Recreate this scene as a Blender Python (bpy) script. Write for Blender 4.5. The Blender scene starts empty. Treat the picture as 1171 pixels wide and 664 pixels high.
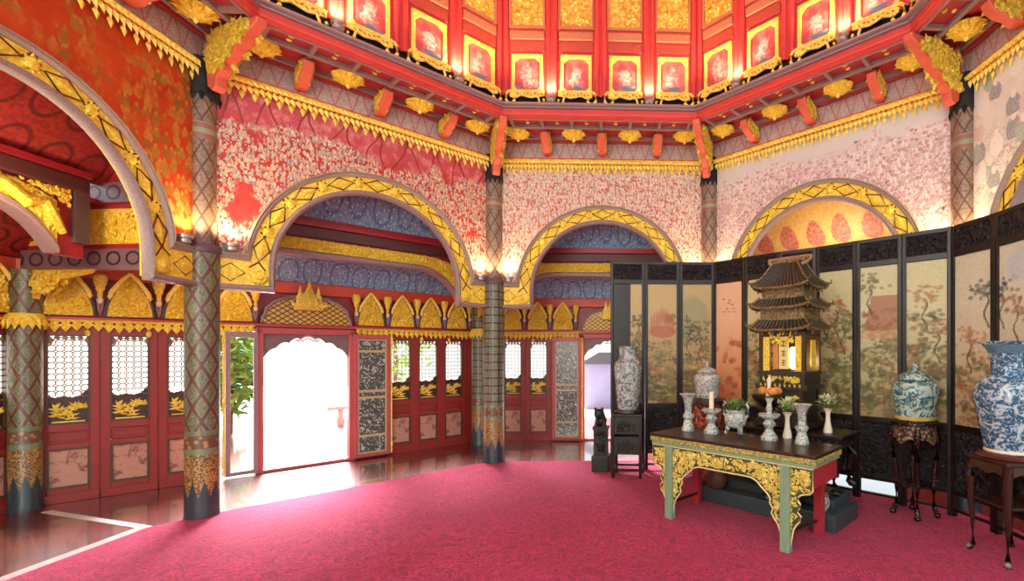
import bpy, math, random
import numpy as np
from mathutils import Matrix, Vector, noise as mnoise
PI = math.pi
C = bpy.context.scene.collection
random.seed(7)
sin, cos, rad = math.sin, math.cos, math.radians

# ------------------------------------------------------------------ materials
def S(r, g, b):
    f = lambda c: c / 12.92 if c <= 0.04045 else ((c + 0.055) / 1.055) ** 2.4
    return (f(r / 255), f(g / 255), f(b / 255), 1.0)

class G:
    """tiny node-graph helper around one material"""
    def __init__(s, name):
        s.m = bpy.data.materials.new(name); s.m.use_nodes = True
        s.nt = s.m.node_tree; s.b = s.nt.nodes['Principled BSDF']
    def n(s, t, **kw):
        nd = s.nt.nodes.new(t)
        for k, v in kw.items(): setattr(nd, k, v)
        return nd
    def put(s, sock, v):
        if isinstance(v, bpy.types.NodeSocket): s.nt.links.new(v, sock)
        else: sock.default_value = v
    def co(s, kind='Object', scale=(1, 1, 1), loc=(0, 0, 0)):
        t = s.n('ShaderNodeTexCoord'); mp = s.n('ShaderNodeMapping')
        s.nt.links.new(t.outputs[kind], mp.inputs['Vector'])
        mp.inputs['Scale'].default_value = scale; mp.inputs['Location'].default_value = loc
        return mp.outputs['Vector']
    def noise(s, v, scale, detail=3.0, rough=0.55, dist=0.0, out='Fac'):
        nd = s.n('ShaderNodeTexNoise')
        s.put(nd.inputs['Vector'], v); s.put(nd.inputs['Scale'], scale); nd.inputs['Detail'].default_value = detail
        nd.inputs['Roughness'].default_value = rough; nd.inputs['Distortion'].default_value = dist
        return nd.outputs[out]
    def vor(s, v, scale, feature='F1', out='Distance', rnd=1.0, dims='3D'):
        nd = s.n('ShaderNodeTexVoronoi', feature=feature, voronoi_dimensions=dims)
        s.put(nd.inputs['Vector'], v); nd.inputs['Scale'].default_value = scale; nd.inputs['Randomness'].default_value = rnd
        return nd.outputs[out]
    def wave(s, v, scale, dist=0.0, detail=2.0, dscale=1.0, bands='X', typ='BANDS'):
        nd = s.n('ShaderNodeTexWave', wave_type=typ)
        if typ == 'BANDS': nd.bands_direction = bands
        s.put(nd.inputs['Vector'], v); nd.inputs['Scale'].default_value = scale; nd.inputs['Distortion'].default_value = dist
        nd.inputs['Detail'].default_value = detail; nd.inputs['Detail Scale'].default_value = dscale
        return nd.outputs['Fac']
    def math(s, op, a, b=0.0, c=0.0):
        nd = s.n('ShaderNodeMath', operation=op)
        s.put(nd.inputs[0], a); s.put(nd.inputs[1], b)
        if op in ('MULTIPLY_ADD', 'COMPARE'): s.put(nd.inputs[2], c)
        return nd.outputs[0]
    def sep(s, v):
        nd = s.n('ShaderNodeSeparateXYZ'); s.put(nd.inputs[0], v); return nd.outputs
    def comb(s, x, y, z=0.0):
        nd = s.n('ShaderNodeCombineXYZ'); s.put(nd.inputs[0], x); s.put(nd.inputs[1], y); s.put(nd.inputs[2], z); return nd.outputs[0]
    def mix(s, f, a, b, typ='MIX'):
        nd = s.n('ShaderNodeMix', data_type='RGBA', blend_type=typ)
        s.put(nd.inputs[0], f); s.put(nd.inputs[6], a); s.put(nd.inputs[7], b)
        return nd.outputs[2]
    def ramp(s, f, stops, interp='LINEAR'):
        nd = s.n('ShaderNodeValToRGB'); cr = nd.color_ramp; cr.interpolation = interp
        while len(cr.elements) < len(stops): cr.elements.new(0.5)
        for e, (p, c) in zip(cr.elements, stops):
            e.position = p; e.color = c if len(c) == 4 else (*c, 1)
        s.put(nd.inputs[0], f); return nd.outputs[0]
    def step(s, f, lo, hi):
        nd = s.n('ShaderNodeMapRange'); s.put(nd.inputs[0], f); s.put(nd.inputs[1], lo); s.put(nd.inputs[2], hi)
        return nd.outputs[0]
    def bump(s, h, strength=0.5, dist=0.02):
        nd = s.n('ShaderNodeBump'); s.put(nd.inputs['Height'], h); nd.inputs['Strength'].default_value = strength; nd.inputs['Distance'].default_value = dist
        s.nt.links.new(nd.outputs[0], s.b.inputs['Normal'])
    def end(s, col, rough=0.5, metal=0.0, spec=0.5):
        s.put(s.b.inputs['Base Color'], col); s.put(s.b.inputs['Roughness'], rough); s.put(s.b.inputs['Metallic'], metal)
        s.b.inputs['Specular IOR Level'].default_value = spec
        return s.m

def plain(name, col, rough=0.5, metal=0.0, var=0.25, scale=9, bump=0.0):
    g = G(name); v = g.co()
    nz = g.noise(v, scale, 4)
    dark = tuple(c * (1 - var) for c in col[:3]) + (1,)
    lite = tuple(min(1, c * (1 + var)) for c in col[:3]) + (1,)
    c = g.mix(nz, dark, lite)
    if bump: g.bump(g.noise(v, scale * 4, 4), bump, 0.01)
    return g.end(c, rough, metal)

def gold_mat(name, lite=S(238, 190, 50), dark=S(168, 84, 14), scale=34, strength=0.8, metal=0.25):
    g = G(name); v = g.co()
    d = g.vor(v, scale); nz = g.noise(v, scale * 0.6, 4, 0.6, 1.2)
    f = g.step(g.math('ADD', g.math('MULTIPLY', d, 0.9), g.math('MULTIPLY', nz, 0.7)), 0.3, 0.95)
    g.bump(g.math('SUBTRACT', nz, d), strength, 0.02)
    return g.end(g.mix(f, lite, dark), 0.38, metal)

M = {}
M['gold'] = gold_mat('gilding', S(254, 238, 104), S(236, 190, 46), 34, 0.5, 0.0)
M['gold_light'] = gold_mat('bright_gilding', S(255, 244, 138), S(248, 212, 84), 26, 0.3, 0.0)
M['gold_deep'] = gold_mat('carved_gilding', S(254, 236, 92), S(226, 172, 42), 22, 0.7, 0.0)
M['gold_olive'] = gold_mat('aged_gilding', S(250, 230, 92), S(206, 168, 50), 26, 0.6, 0.0)
M['red'] = plain('red_lacquer', S(202, 64, 62), 0.38, 0, 0.12)
M['red_orange'] = plain('vermilion_lacquer', S(214, 78, 52), 0.45, 0, 0.15)
M['coral'] = plain('coral_lacquer', S(216, 96, 72), 0.5, 0, 0.12)
M['red_side'] = plain('crimson_table_paint', S(168, 44, 54), 0.5, 0, 0.15)
M['red_dark'] = plain('deep_red_lacquer', S(172, 42, 52), 0.4, 0, 0.2)
M['red_wall'] = plain('maroon_panelling', S(146, 44, 40), 0.42, 0, 0.2, 5)
M['red_post'] = plain('pinkish_red_frame', S(188, 86, 88), 0.45, 0, 0.15, 6)
M['mauve'] = plain('mauve_grey_moulding', S(150, 122, 124), 0.5, 0, 0.25, 30)
M['mauve_dark'] = plain('dark_mauve_moulding', S(96, 72, 74), 0.5, 0, 0.25, 30)
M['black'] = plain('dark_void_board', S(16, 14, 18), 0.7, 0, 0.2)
M['beige'] = plain('beige_grey_moulding', S(172, 152, 136), 0.5, 0, 0.25, 40)
M['grit'] = plain('speckled_grey_moulding', S(150, 128, 124), 0.5, 0, 0.45, 60)
M['brail'] = plain('brown_gold_rail', S(184, 112, 82), 0.45, 0, 0.3, 30)
M['outline'] = plain('dark_red_outline', S(104, 36, 22), 0.5, 0, 0.15)
M['bronze'] = gold_mat('weathered_gold_edge', S(176, 146, 84), S(92, 72, 40), 40, 0.5, 0.1)
M['cream_wall'] = plain('cream_plaster', S(220, 218, 204), 0.8, 0, 0.06, 3)
M['stone'] = plain('pale_stone', S(196, 180, 170), 0.35, 0, 0.12)
M['steel'] = plain('grey_lamp_housing', S(170, 165, 160), 0.3, 0.6, 0.1)
M['dark_wood'] = plain('black_lacquered_wood', S(30, 22, 20), 0.3, 0, 0.35, 20, 0.1)
M['brown_wood'] = plain('dark_brown_hardwood', S(54, 30, 24), 0.3, 0, 0.35, 20, 0.1)
M['green_black'] = plain('dark_green_bronze', S(44, 48, 42), 0.5, 0.2, 0.4, 25, 0.3)
M['green_paint'] = plain('sage_green_paint', S(128, 152, 122), 0.5, 0, 0.12)
M['plinth_blue'] = plain('slate_blue_paint', S(52, 66, 70), 0.5, 0, 0.2)
M['leaf'] = plain('green_leaf', S(96, 130, 60), 0.6, 0, 0.4, 30)
M['petal'] = plain('pale_green_blossom', S(196, 206, 150), 0.6, 0, 0.25, 40)
M['candle'] = plain('ivory_wax', S(226, 214, 190), 0.5, 0, 0.05)
M['paper'] = plain('cream_paper_tablet', S(222, 196, 130), 0.6, 0, 0.12, 20)
M['terracotta'] = plain('brown_glazed_pot', S(92, 66, 50), 0.4, 0, 0.3)
M['orange'] = plain('orange_offering_cloth', S(206, 130, 50), 0.6, 0, 0.3, 30)
M['pale_ground'] = plain('pale_terrace_stone', S(226, 220, 212), 0.8, 0, 0.06, 2)
M['far_grey'] = plain('blue_grey_wall', S(120, 122, 150), 0.8, 0, 0.3, 2)
M['tree'] = plain('garden_green', S(108, 150, 60), 0.7, 0, 0.5, 8)
M['trunk'] = plain('garden_bark', S(90, 70, 52), 0.8, 0, 0.3, 8)

def emis(name, col, st):
    m = bpy.data.materials.new(name); m.use_nodes = True; b = m.node_tree.nodes['Principled BSDF']
    b.inputs['Base Color'].default_value = col; b.inputs['Emission Color'].default_value = col; b.inputs['Emission Strength'].default_value = st
    return m
M['lamp'] = emis('lamp_glass', S(255, 224, 170), 4.0)
M['lantern'] = emis('lit_lantern_glass', S(255, 206, 120), 2.6)

def mural(name, ground, ground2, robes, scale, dens, patch=1.4, skin=S(236, 208, 180), top=None, topz=(4.3, 4.7), lines=None, dots=None, fill=0.8, crowd_top=None, tents=None):
    """painted crowd: rows of small robed figures in drifting bands over a coloured ground"""
    g = G(name); v = g.co(); x, y, z = g.sep(v)
    big = g.noise(v, patch, 4, 0.6)
    c = g.mix(g.step(g.noise(v, 3.1, 5, 0.7), 0.35, 0.65), ground, ground2)
    if top is not None:
        c = g.mix(g.step(g.math('ADD', z, g.math('MULTIPLY', g.math('SUBTRACT', big, 0.5), 0.7)), *topz), c, top)
    if tents is not None:
        c = g.mix(g.math('MULTIPLY', g.step(g.noise(v, 7, 4, 0.7), 0.46, 0.62), g.step(z, 4.3, 4.45)), c, S(220, 132, 128))
        tri = g.math('ABSOLUTE', g.math('SUBTRACT', g.math('FRACT', g.math('ADD', g.math('MULTIPLY', x, 2.6), g.math('MULTIPLY', g.noise(v, 1.7, 1), 0.9))), 0.5))
        zig = g.math('ABSOLUTE', g.math('SUBTRACT', tri, g.math('MULTIPLY', g.math('SUBTRACT', 4.76, z), 0.85)))
        c = g.mix(g.math('MULTIPLY', g.step(zig, 0.05, 0.02), g.step(z, 4.2, 4.3)), c, tents)
    if lines is not None:
        nz = g.noise(v, 9, 3, 0.6, 1.8)
        l = g.step(g.math('ABSOLUTE', g.math('SUBTRACT', g.math('FRACT', g.math('MULTIPLY', nz, 5.0)), 0.5)), 0.2, 0.08)
        c = g.mix(g.math('MULTIPLY', l, g.step(g.math('ADD', z, g.math('MULTIPLY', big, 0.8)), 4.75, 4.35)), c, lines)
    mask = g.step(big, *dens)
    if crowd_top is not None: mask = g.math('MULTIPLY', mask, g.step(g.math('ADD', z, g.math('MULTIPLY', g.math('SUBTRACT', g.noise(v, 2.2, 3), 0.5), 0.8)), crowd_top + 0.06, crowd_top - 0.02))
    for k, (sc, ox, oz) in enumerate(((scale, 0.0, 0.0), (scale * 1.12, 0.37, 0.21))):
        p = g.comb(g.math('ADD', x, ox), g.math('MULTIPLY', g.math('ADD', z, oz), 0.72))
        vo = g.n('ShaderNodeTexVoronoi', feature='F1', voronoi_dimensions='2D'); g.put(vo.inputs['Vector'], p); vo.inputs['Scale'].default_value = sc; vo.inputs['Randomness'].default_value = 0.75
        df = g.n('ShaderNodeVectorMath', operation='SUBTRACT'); g.put(df.inputs[0], p); g.put(df.inputs[1], vo.outputs['Position'])
        dx, dz, _ = g.sep(df.outputs[0]); dx = g.math('MULTIPLY', dx, sc); dz = g.math('MULTIPLY', dz, sc)
        sq = lambda q: g.math('MULTIPLY', q, q)
        body = g.math('ADD', g.math('MULTIPLY', sq(dx), 5.5), g.math('MULTIPLY', sq(g.math('ADD', dz, 0.12)), 6.0))
        head = g.math('ADD', sq(dx), sq(g.math('SUBTRACT', dz, 0.30)))
        r1, r2, r3 = g.sep(vo.outputs['Color'])
        rc = g.ramp(r1, [(i / len(robes), q) for i, q in enumerate(robes)], 'CONSTANT')
        on = g.math('MULTIPLY', mask, g.math('LESS_THAN', r2, fill))
        c = g.mix(g.math('MULTIPLY', on, g.step(body, 1.05, 0.8)), c, rc)
        c = g.mix(g.math('MULTIPLY', on, g.step(head, 0.030, 0.020)), c, skin)
    if dots is not None:
        c = g.mix(g.step(g.vor(v, 4.5), 0.10, 0.08), c, dots)
    fine = g.noise(v, 46, 3)
    c = g.mix(g.math('MULTIPLY', g.step(fine, 0.5, 0.68), 0.5), c, ground)
    return g.end(c, 0.5)
M['mural_west'] = mural('orange_gold_mural', S(178, 44, 12), S(196, 72, 20), [S(158, 116, 44), S(140, 98, 36), S(186, 126, 50), S(168, 92, 30)], 9, (0.40, 0.52), 1.3, S(180, 134, 60), fill=0.85)
M['mural_northwest'] = mural('red_crowd_mural', S(182, 36, 32), S(204, 62, 48), [S(206, 192, 160), S(168, 172, 152), S(210, 178, 144), S(144, 154, 150), S(198, 172, 136), S(176, 60, 48), S(220, 206, 182), S(180, 178, 166)], 24, (0.36, 0.42), 1.9, S(236, 210, 180), S(196, 76, 84), (4.30, 4.45), fill=0.9, crowd_top=4.40, tents=S(150, 44, 54))
M['mural_north'] = mural('cream_crowd_mural', S(178, 92, 78), S(206, 140, 122), [S(222, 206, 178), S(204, 186, 160), S(220, 182, 162), S(176, 174, 162), S(216, 208, 184), S(190, 92, 78), S(210, 194, 170)], 23, (0.22, 0.34), 1.2, S(246, 230, 208), S(222, 190, 178), (4.5, 4.8), fill=0.92)
M['mural_northeast'] = mural('pink_mural', S(206, 194, 188), S(196, 170, 166), [S(196, 156, 150), S(226, 210, 202), S(182, 134, 130), S(214, 190, 184)], 20, (0.32, 0.42), 1.2, S(232, 216, 206), S(212, 204, 198), (4.2, 4.5), S(170, 104, 106), S(110, 74, 80), fill=0.85, crowd_top=4.5)
M['mural_east'] = mural('white_mural', S(214, 210, 200), S(230, 226, 216), [S(226, 220, 208), S(166, 184, 160), S(216, 196, 186), S(150, 154, 160), S(232, 228, 220)], 4.2, (0.3, 0.42), 1.6, S(236, 222, 206), None, (4.3, 4.7), S(170, 160, 150), fill=0.7)

def column_mat(name, lozenge=True):
    g = G(name); u, v, _ = g.sep(g.co('UV'))
    n, p = (6.0, 0.30) if lozenge else (9.0, 0.125)
    a = g.math('MULTIPLY', u, n); b = g.math('DIVIDE', v, p)
    tri = lambda x: g.math('ABSOLUTE', g.math('SUBTRACT', g.math('FRACT', x), 0.5))
    if lozenge: d1 = tri(g.math('ADD', a, b)); d2 = tri(g.math('SUBTRACT', a, b))
    else: d1 = tri(a); d2 = tri(b)
    line = g.math('MAXIMUM', d1, d2)
    nz = g.noise(g.co(), 42, 4, 0.7)
    field = g.mix(g.step(nz, 0.35, 0.65), S(74, 78, 58), S(132, 134, 100))
    c = g.mix(g.step(line, 0.35, 0.365), field, S(176, 148, 112))
    c = g.mix(g.step(line, 0.375, 0.39), c, S(58, 44, 38))
    c = g.mix(g.step(line, 0.43, 0.445), c, S(100, 62, 48) if lozenge else S(50, 42, 40))
    # painted bands of the base: slate foot, gold flame leaves, green ring, rust flowers, green ring
    fl = g.math('MULTIPLY', g.math('ABSOLUTE', g.math('SUBTRACT', g.math('FRACT', g.math('MULTIPLY', u, 9.0)), 0.5)), 0.34)
    leaf = g.mix(g.step(g.noise(g.co(), 60, 3), 0.42, 0.58), S(182, 140, 74), S(74, 56, 40))
    flower = g.mix(g.step(g.vor(g.co(), 16), 0.3, 0.36), S(176, 120, 78), S(104, 76, 58))
    for hi, colr in ((0.95, S(110, 120, 86)), (0.90, flower), (0.76, S(110, 128, 96)), (0.70, leaf)):
        c = g.mix(g.math('LESS_THAN', v, hi), c, colr)
    c = g.mix(g.math('LESS_THAN', g.math('ADD', v, g.math('MULTIPLY', fl, -1.0)), 0.24), c, S(44, 58, 66))
    g.bump(nz, 0.15, 0.005)
    return g.end(c, 0.32)
M['column'] = column_mat('lozenge_painted_column', True)
M['column_square'] = column_mat('latticed_painted_column', False)

def pilaster_mat():
    g = G('painted_upper_shaft'); u, v, _ = g.sep(g.co('UV'))
    tri = lambda x: g.math('ABSOLUTE', g.math('SUBTRACT', g.math('FRACT', x), 0.5))
    a = g.math('MULTIPLY', u, 6.0); b = g.math('DIVIDE', v, 0.26)
    line = g.math('MAXIMUM', tri(g.math('ADD', a, b)), tri(g.math('SUBTRACT', a, b)))
    nz = g.noise(g.co(), 40, 4, 0.7)
    c = g.mix(g.step(nz, 0.35, 0.65), S(104, 86, 70), S(156, 132, 110))
    c = g.mix(g.step(line, 0.41, 0.44), c, S(100, 60, 48))
    band = g.math('MULTIPLY', g.math('GREATER_THAN', v, 4.08), g.math('LESS_THAN', v, 4.26))
    c = g.mix(band, c, g.mix(g.math('GREATER_THAN', tri(g.math('MULTIPLY', v, 9)), 0.25), S(140, 150, 118), S(150, 96, 84)))
    return g.end(c, 0.4)
M['pilaster'] = pilaster_mat()

def band_mat():
    g = G('gilded_arch_band'); u, v, _ = g.sep(g.co('UV'))
    tri = g.math('ABSOLUTE', g.math('SUBTRACT', g.math('FRACT', g.math('MULTIPLY', u, 2.2)), 0.5))   # 0 centre .. 0.5 ends
    d = g.math('ADD', g.math('MULTIPLY', tri, 1.75), g.math('ABSOLUTE', g.math('SUBTRACT', v, 0.5)))
    nz = g.noise(g.co(), 24, 4, 0.6, 1.5); vo = g.vor(g.co(), 30)
    c = g.mix(g.step(g.math('ADD', nz, g.math('MULTIPLY', vo, 0.6)), 0.5, 0.95), S(254, 238, 92), S(238, 194, 48))
    g.bump(g.math('SUBTRACT', nz, vo), 0.5, 0.02)
    return g.end(c, 0.38, 0.0)
M['arch_band'] = band_mat()

def frieze_mat():
    g = G('grey_pink_scroll_frieze'); v = g.co()
    x, y, z = g.sep(v)
    tri = g.math('ABSOLUTE', g.math('SUBTRACT', g.math('FRACT', g.math('MULTIPLY', x, 5.0)), 0.5))
    zz = g.math('MULTIPLY', g.math('SUBTRACT', z, 4.93), 1.6)
    zig = g.math('ABSOLUTE', g.math('SUBTRACT', tri, zz))
    nz = g.noise(v, 38, 3, 0.6, 1.6)
    c = g.mix(g.step(nz, 0.42, 0.58), S(166, 144, 140), S(204, 182, 174))
    c = g.mix(g.math('MULTIPLY', g.step(zig, 0.07, 0.035), 0.7), c, S(182, 92, 96))
    return g.end(c, 0.5)
M['frieze'] = frieze_mat()

def ring_pattern(name, base, base2, ring, dot, scale=3.4, rough=0.4):
    g = G(name); v = g.co()
    d = g.vor(v, scale, rnd=0.15, dims='2D'); nz = g.noise(v, 26, 4)
    c = g.mix(g.step(nz, 0.4, 0.6), base, base2)
    c = g.mix(g.step(g.math('ABSOLUTE', g.math('SUBTRACT', d, 0.36)), 0.06, 0.03), c, ring)
    c = g.mix(g.step(g.vor(v, scale * 5.5, rnd=0.9, dims='2D'), 0.14, 0.10), c, dot)
    return g.end(c, rough)
M['ceil_blue'] = ring_pattern('blue_patterned_ceiling', S(116, 158, 196), S(150, 188, 216), S(100, 138, 178), S(236, 240, 240), 3.0, 0.22)
M['ceil_red'] = ring_pattern('red_patterned_ceiling', S(150, 36, 36), S(176, 52, 50), S(112, 30, 34), S(96, 70, 84), 3.0)
def medal_mat():
    g = G('yellow_medallion_ceiling'); v = g.co()
    d = g.vor(v, 2.3, rnd=0.1, dims='2D'); nz = g.noise(v, 30, 3, 0.6, 1)
    c = g.mix(g.step(nz, 0.4, 0.6), S(226, 178, 92), S(240, 204, 130))
    m = g.mix(g.step(nz, 0.42, 0.58), S(190, 92, 84), S(222, 150, 120))
    c = g.mix(g.step(d, 0.36, 0.32), c, m)
    return g.end(c, 0.5)
M['ceil_yellow'] = medal_mat()
def beam_mat():
    g = G('mauve_ring_beam'); u, v, _ = g.sep(g.co('UV'))
    fx = g.math('SUBTRACT', g.math('FRACT', g.math('MULTIPLY', u, 4.2)), 0.5); fy = g.math('SUBTRACT', v, 0.5)
    r = g.math('SQRT', g.math('ADD', g.math('MULTIPLY', fx, fx), g.math('MULTIPLY', fy, fy)))
    nz = g.noise(g.co(), 30, 3)
    c = g.mix(nz, S(104, 76, 84), S(140, 108, 116))
    c = g.mix(g.step(g.math('ABSOLUTE', g.math('SUBTRACT', r, 0.32)), 0.07, 0.05), c, S(50, 38, 44))
    return g.end(c, 0.45)
M['beam'] = beam_mat()

def carpet_mat():
    g = G('crimson_carved_carpet'); v = g.co()
    wn = g.noise(v, 5.5, 2, 0.5, 1.2); w = g.math('MULTIPLY', g.math('ABSOLUTE', g.math('SUBTRACT', g.math('FRACT', g.math('MULTIPLY', wn, 7.0)), 0.5)), 2.0); w2 = g.vor(v, 5.0, 'DISTANCE_TO_EDGE'); fine = g.noise(v, 120, 2)
    nz = g.noise(v, 0.8, 3)
    base = g.mix(g.step(nz, 0.38, 0.64), S(158, 8, 60), S(184, 28, 80))
    f = g.math('MULTIPLY', g.step(w, 0.40, 0.60), 0.85)
    c = g.mix(f, base, S(104, 4, 38))
    c = g.mix(g.math('MULTIPLY', g.step(w2, 0.07, 0.03), 0.6), c, S(138, 16, 46))
    c = g.mix(g.math('MULTIPLY', g.step(fine, 0.52, 0.66), 0.45), c, S(222, 92, 124))
    g.bump(g.math('ADD', g.math('MULTIPLY', w, -0.6), fine), 0.6, 0.012)
    m = g.end(c, 0.95, 0, 0.1)
    g.b.inputs['Sheen Weight'].default_value = 0.35; g.b.inputs['Sheen Tint'].default_value = S(255, 150, 170)
    return m
M['carpet'] = carpet_mat()

def floor_mat():
    g = G('polished_red_planks'); v = g.co()
    x, y, z = g.sep(v)
    rot = g.math('ADD', g.math('MULTIPLY', x, 0.7071), g.math('MULTIPLY', y, -0.7071))
    al = g.math('ADD', g.math('MULTIPLY', x, 0.7071), g.math('MULTIPLY', y, 0.7071))
    pid = g.math('FLOOR', g.math('MULTIPLY', rot, 7.5))
    fr = g.math('FRACT', g.math('MULTIPLY', rot, 7.5))
    grain = g.noise(g.comb(g.math('MULTIPLY', al, 1.2), g.math('MULTIPLY', rot, 24), pid), 3, 4)
    tone = g.n('ShaderNodeTexWhiteNoise', noise_dimensions='1D'); g.put(tone.inputs['W'], pid)
    c = g.mix(grain, S(84, 30, 26), S(140, 62, 48))
    c = g.mix(g.math('MULTIPLY', tone.outputs['Value'], 0.45), c, S(58, 20, 22))
    c = g.mix(g.math('LESS_THAN', fr, 0.03), c, S(26, 10, 10))
    g.b.inputs['Coat Weight'].default_value = 1.0; g.b.inputs['Coat Roughness'].default_value = 0.07
    return g.end(c, g.math('ADD', 0.16, g.math('MULTIPLY', grain, 0.14)))
M['floor'] = floor_mat()

def carved_dark():
    g = G('carved_black_wood'); v = g.co()
    nz = g.noise(v, 20, 4, 0.6, 2.0); vo = g.vor(v, 24)
    g.bump(g.math('SUBTRACT', nz, vo), 1.0, 0.03)
    return g.end(g.mix(g.step(nz, 0.4, 0.7), S(20, 18, 20), S(58, 52, 54)), 0.3)
M['carved_dark'] = carved_dark()
def lacquer_scene():
    g = G('slate_lacquer_with_white_drawing'); v = g.co()
    w = g.wave(v, 5, 14, 4, 2.2, 'DIAGONAL'); nz = g.noise(v, 7, 4, 0.6, 2)
    f = g.math('MULTIPLY', g.step(w, 0.66, 0.86), g.step(nz, 0.42, 0.56))
    return g.end(g.mix(f, g.mix(nz, S(62, 72, 70), S(98, 110, 104)), S(206, 214, 206)), 0.2)
M['lacquer'] = lacquer_scene()
def lower_paint():
    g = G('faded_pink_landscape_panel'); v = g.co()
    nz = g.noise(v, 7, 5, 0.65, 1.0)
    f = g.step(nz, 0.52, 0.62)
    return g.end(g.mix(f, S(196, 140, 120), S(126, 74, 68)), 0.5)
M['lower_panel'] = lower_paint()
def cartouche():
    g = G('red_deity_painting'); v = g.co(); uv = g.co('UV')
    u, w, _ = g.sep(uv)
    du = g.math('SUBTRACT', u, 0.5); dw = g.math('SUBTRACT', w, 0.46)
    r = g.math('ADD', g.math('MULTIPLY', g.math('MULTIPLY', du, du), 5.0), g.math('MULTIPLY', g.math('MULTIPLY', dw, dw), 3.2))
    nz = g.noise(v, 13, 4, 0.6, 1.2)
    fig = g.step(g.math('ADD', r, g.math('MULTIPLY', nz, 1.2)), 1.0, 0.72)
    c = g.mix(g.step(g.noise(v, 6, 3), 0.4, 0.6), S(190, 70, 72), S(214, 112, 104))
    c = g.mix(fig, c, g.mix(g.step(nz, 0.36, 0.56), S(226, 190, 170), S(146, 110, 120)))
    low = g.math('MULTIPLY', g.math('LESS_THAN', w, 0.24), g.step(g.noise(v, 3.3, 1), 0.58, 0.62))
    c = g.mix(low, c, S(112, 128, 146))
    return g.end(c, 0.45)
M['painting'] = cartouche()
def rail_mat():
    g = G('red_rail_with_brown_scroll'); v = g.co()
    nz = g.noise(g.co('Object', (1, 1, 2.2)), 16, 4, 0.6, 1.5)
    return g.end(g.mix(g.step(nz, 0.44, 0.56), S(186, 62, 58), S(152, 76, 52)), 0.45)
M['rail'] = rail_mat()
def goldwin():
    g = G('gold_leaf_window_carving'); v = g.co()
    nz = g.noise(v, 17, 4, 0.6, 2.2); vo = g.vor(v, 15)
    c = g.ramp(g.math('ADD', nz, g.math('MULTIPLY', vo, 0.4)), [(0.35, S(255, 246, 200)), (0.58, S(252, 214, 96)), (0.85, S(206, 140, 40))])
    g.bump(nz, 0.7, 0.02)
    return g.end(c, 0.36, 0.2)
M['gold_window'] = goldwin()
def porcelain(name, ground, ink, scale=9.0, cover=(0.50, 0.54), band=True):
    g = G(name); v = g.co(); u, w, _ = g.sep(g.co('UV'))
    nz = g.noise(v, scale, 4, 0.62, 2.0); wv = g.noise(v, scale * 2.6, 3, 0.6, 2)
    f = g.math('MULTIPLY', g.step(nz, cover[0], cover[1]), g.step(wv, 0.36, 0.5))
    c = g.mix(f, ground, g.mix(wv, ink, tuple(min(1, k * 2.2 + 0.01) for k in ink[:3]) + (1,)))
    return g.end(c, 0.12)
M['blue_white'] = porcelain('blue_and_white_porcelain', S(180, 200, 206), S(28, 68, 92), 8, (0.42, 0.47))
M['blue_white_fine'] = porcelain('finely_painted_porcelain', S(188, 188, 172), S(62, 72, 84), 26, (0.50, 0.55))
M['celadon'] = porcelain('green_tinted_porcelain', S(176, 200, 184), S(32, 72, 84), 9, (0.45, 0.5))
M['grey_white'] = porcelain('greyish_painted_porcelain', S(182, 186, 174), S(60, 76, 86), 12, (0.46, 0.52))
def basket():
    g = G('gold_diaper_on_black'); x, y, z = g.sep(g.co())
    tri = lambda q: g.math('ABSOLUTE', g.math('SUBTRACT', g.math('FRACT', q), 0.5))
    a = g.math('MULTIPLY', x, 9); b = g.math('MULTIPLY', z, 13)
    l = g.math('MAXIMUM', tri(g.math('ADD', a, b)), tri(g.math('SUBTRACT', a, b)))
    return g.end(g.mix(g.step(l, 0.36, 0.40), S(214, 172, 60), S(70, 44, 18)), 0.4, 0.1)
M['diaper'] = basket()
def tiles():
    g = G('ribbed_dark_roof'); v = g.co('UV')
    u, w, _ = g.sep(v)
    t = g.math('ABSOLUTE', g.math('SUBTRACT', g.math('FRACT', g.math('MULTIPLY', u, 14)), 0.5))
    g.bump(t, 0.9, 0.03)
    return g.end(g.mix(g.step(t, 0.2, 0.34), S(40, 36, 28), S(84, 74, 54)), 0.4, 0.2)
M['tiles'] = tiles()
def pierced():
    g = G('copper_red_pierced_wood'); v = g.co()
    vo = g.vor(v, 17); g.bump(vo, 1.0, 0.04)
    return g.end(g.mix(g.step(vo, 0.28, 0.5), S(48, 18, 12), S(150, 70, 46)), 0.35, 0.1)
M['pierced'] = pierced()
def inlay():
    g = G('red_black_wood_with_pearl_inlay'); v = g.co()
    vo = g.vor(v, 42); nz = g.noise(v, 9, 3)
    f = g.math('MULTIPLY', g.step(vo, 0.22, 0.14), g.step(nz, 0.44, 0.52))
    return g.end(g.mix(f, S(40, 16, 18), S(206, 176, 150)), 0.25)
M['inlay'] = inlay()
def attr_mat(name, rough=0.5):
    g = G(name); a = g.n('ShaderNodeVertexColor'); a.layer_name = 'paint'
    fine = g.noise(g.co(), 40, 3)
    c = g.mix(g.math('MULTIPLY', g.step(fine, 0.4, 0.75), 0.35), a.outputs['Color'], g.mix(0.5, a.outputs['Color'], S(90, 74, 48)))
    return g.end(c, rough)
M['screen_paint'] = attr_mat('painted_silk', 0.45)
def glassm():
    m = bpy.data.materials.new('clear_window_glass'); m.use_nodes = True; nt = m.node_tree
    b = nt.nodes['Principled BSDF']; b.inputs['Transmission Weight'].default_value = 1; b.inputs['Roughness'].default_value = 0.02; b.inputs['IOR'].default_value = 1.03
    b.inputs['Base Color'].default_value = S(236, 244, 236)
    return m
M['glass'] = glassm()

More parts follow.
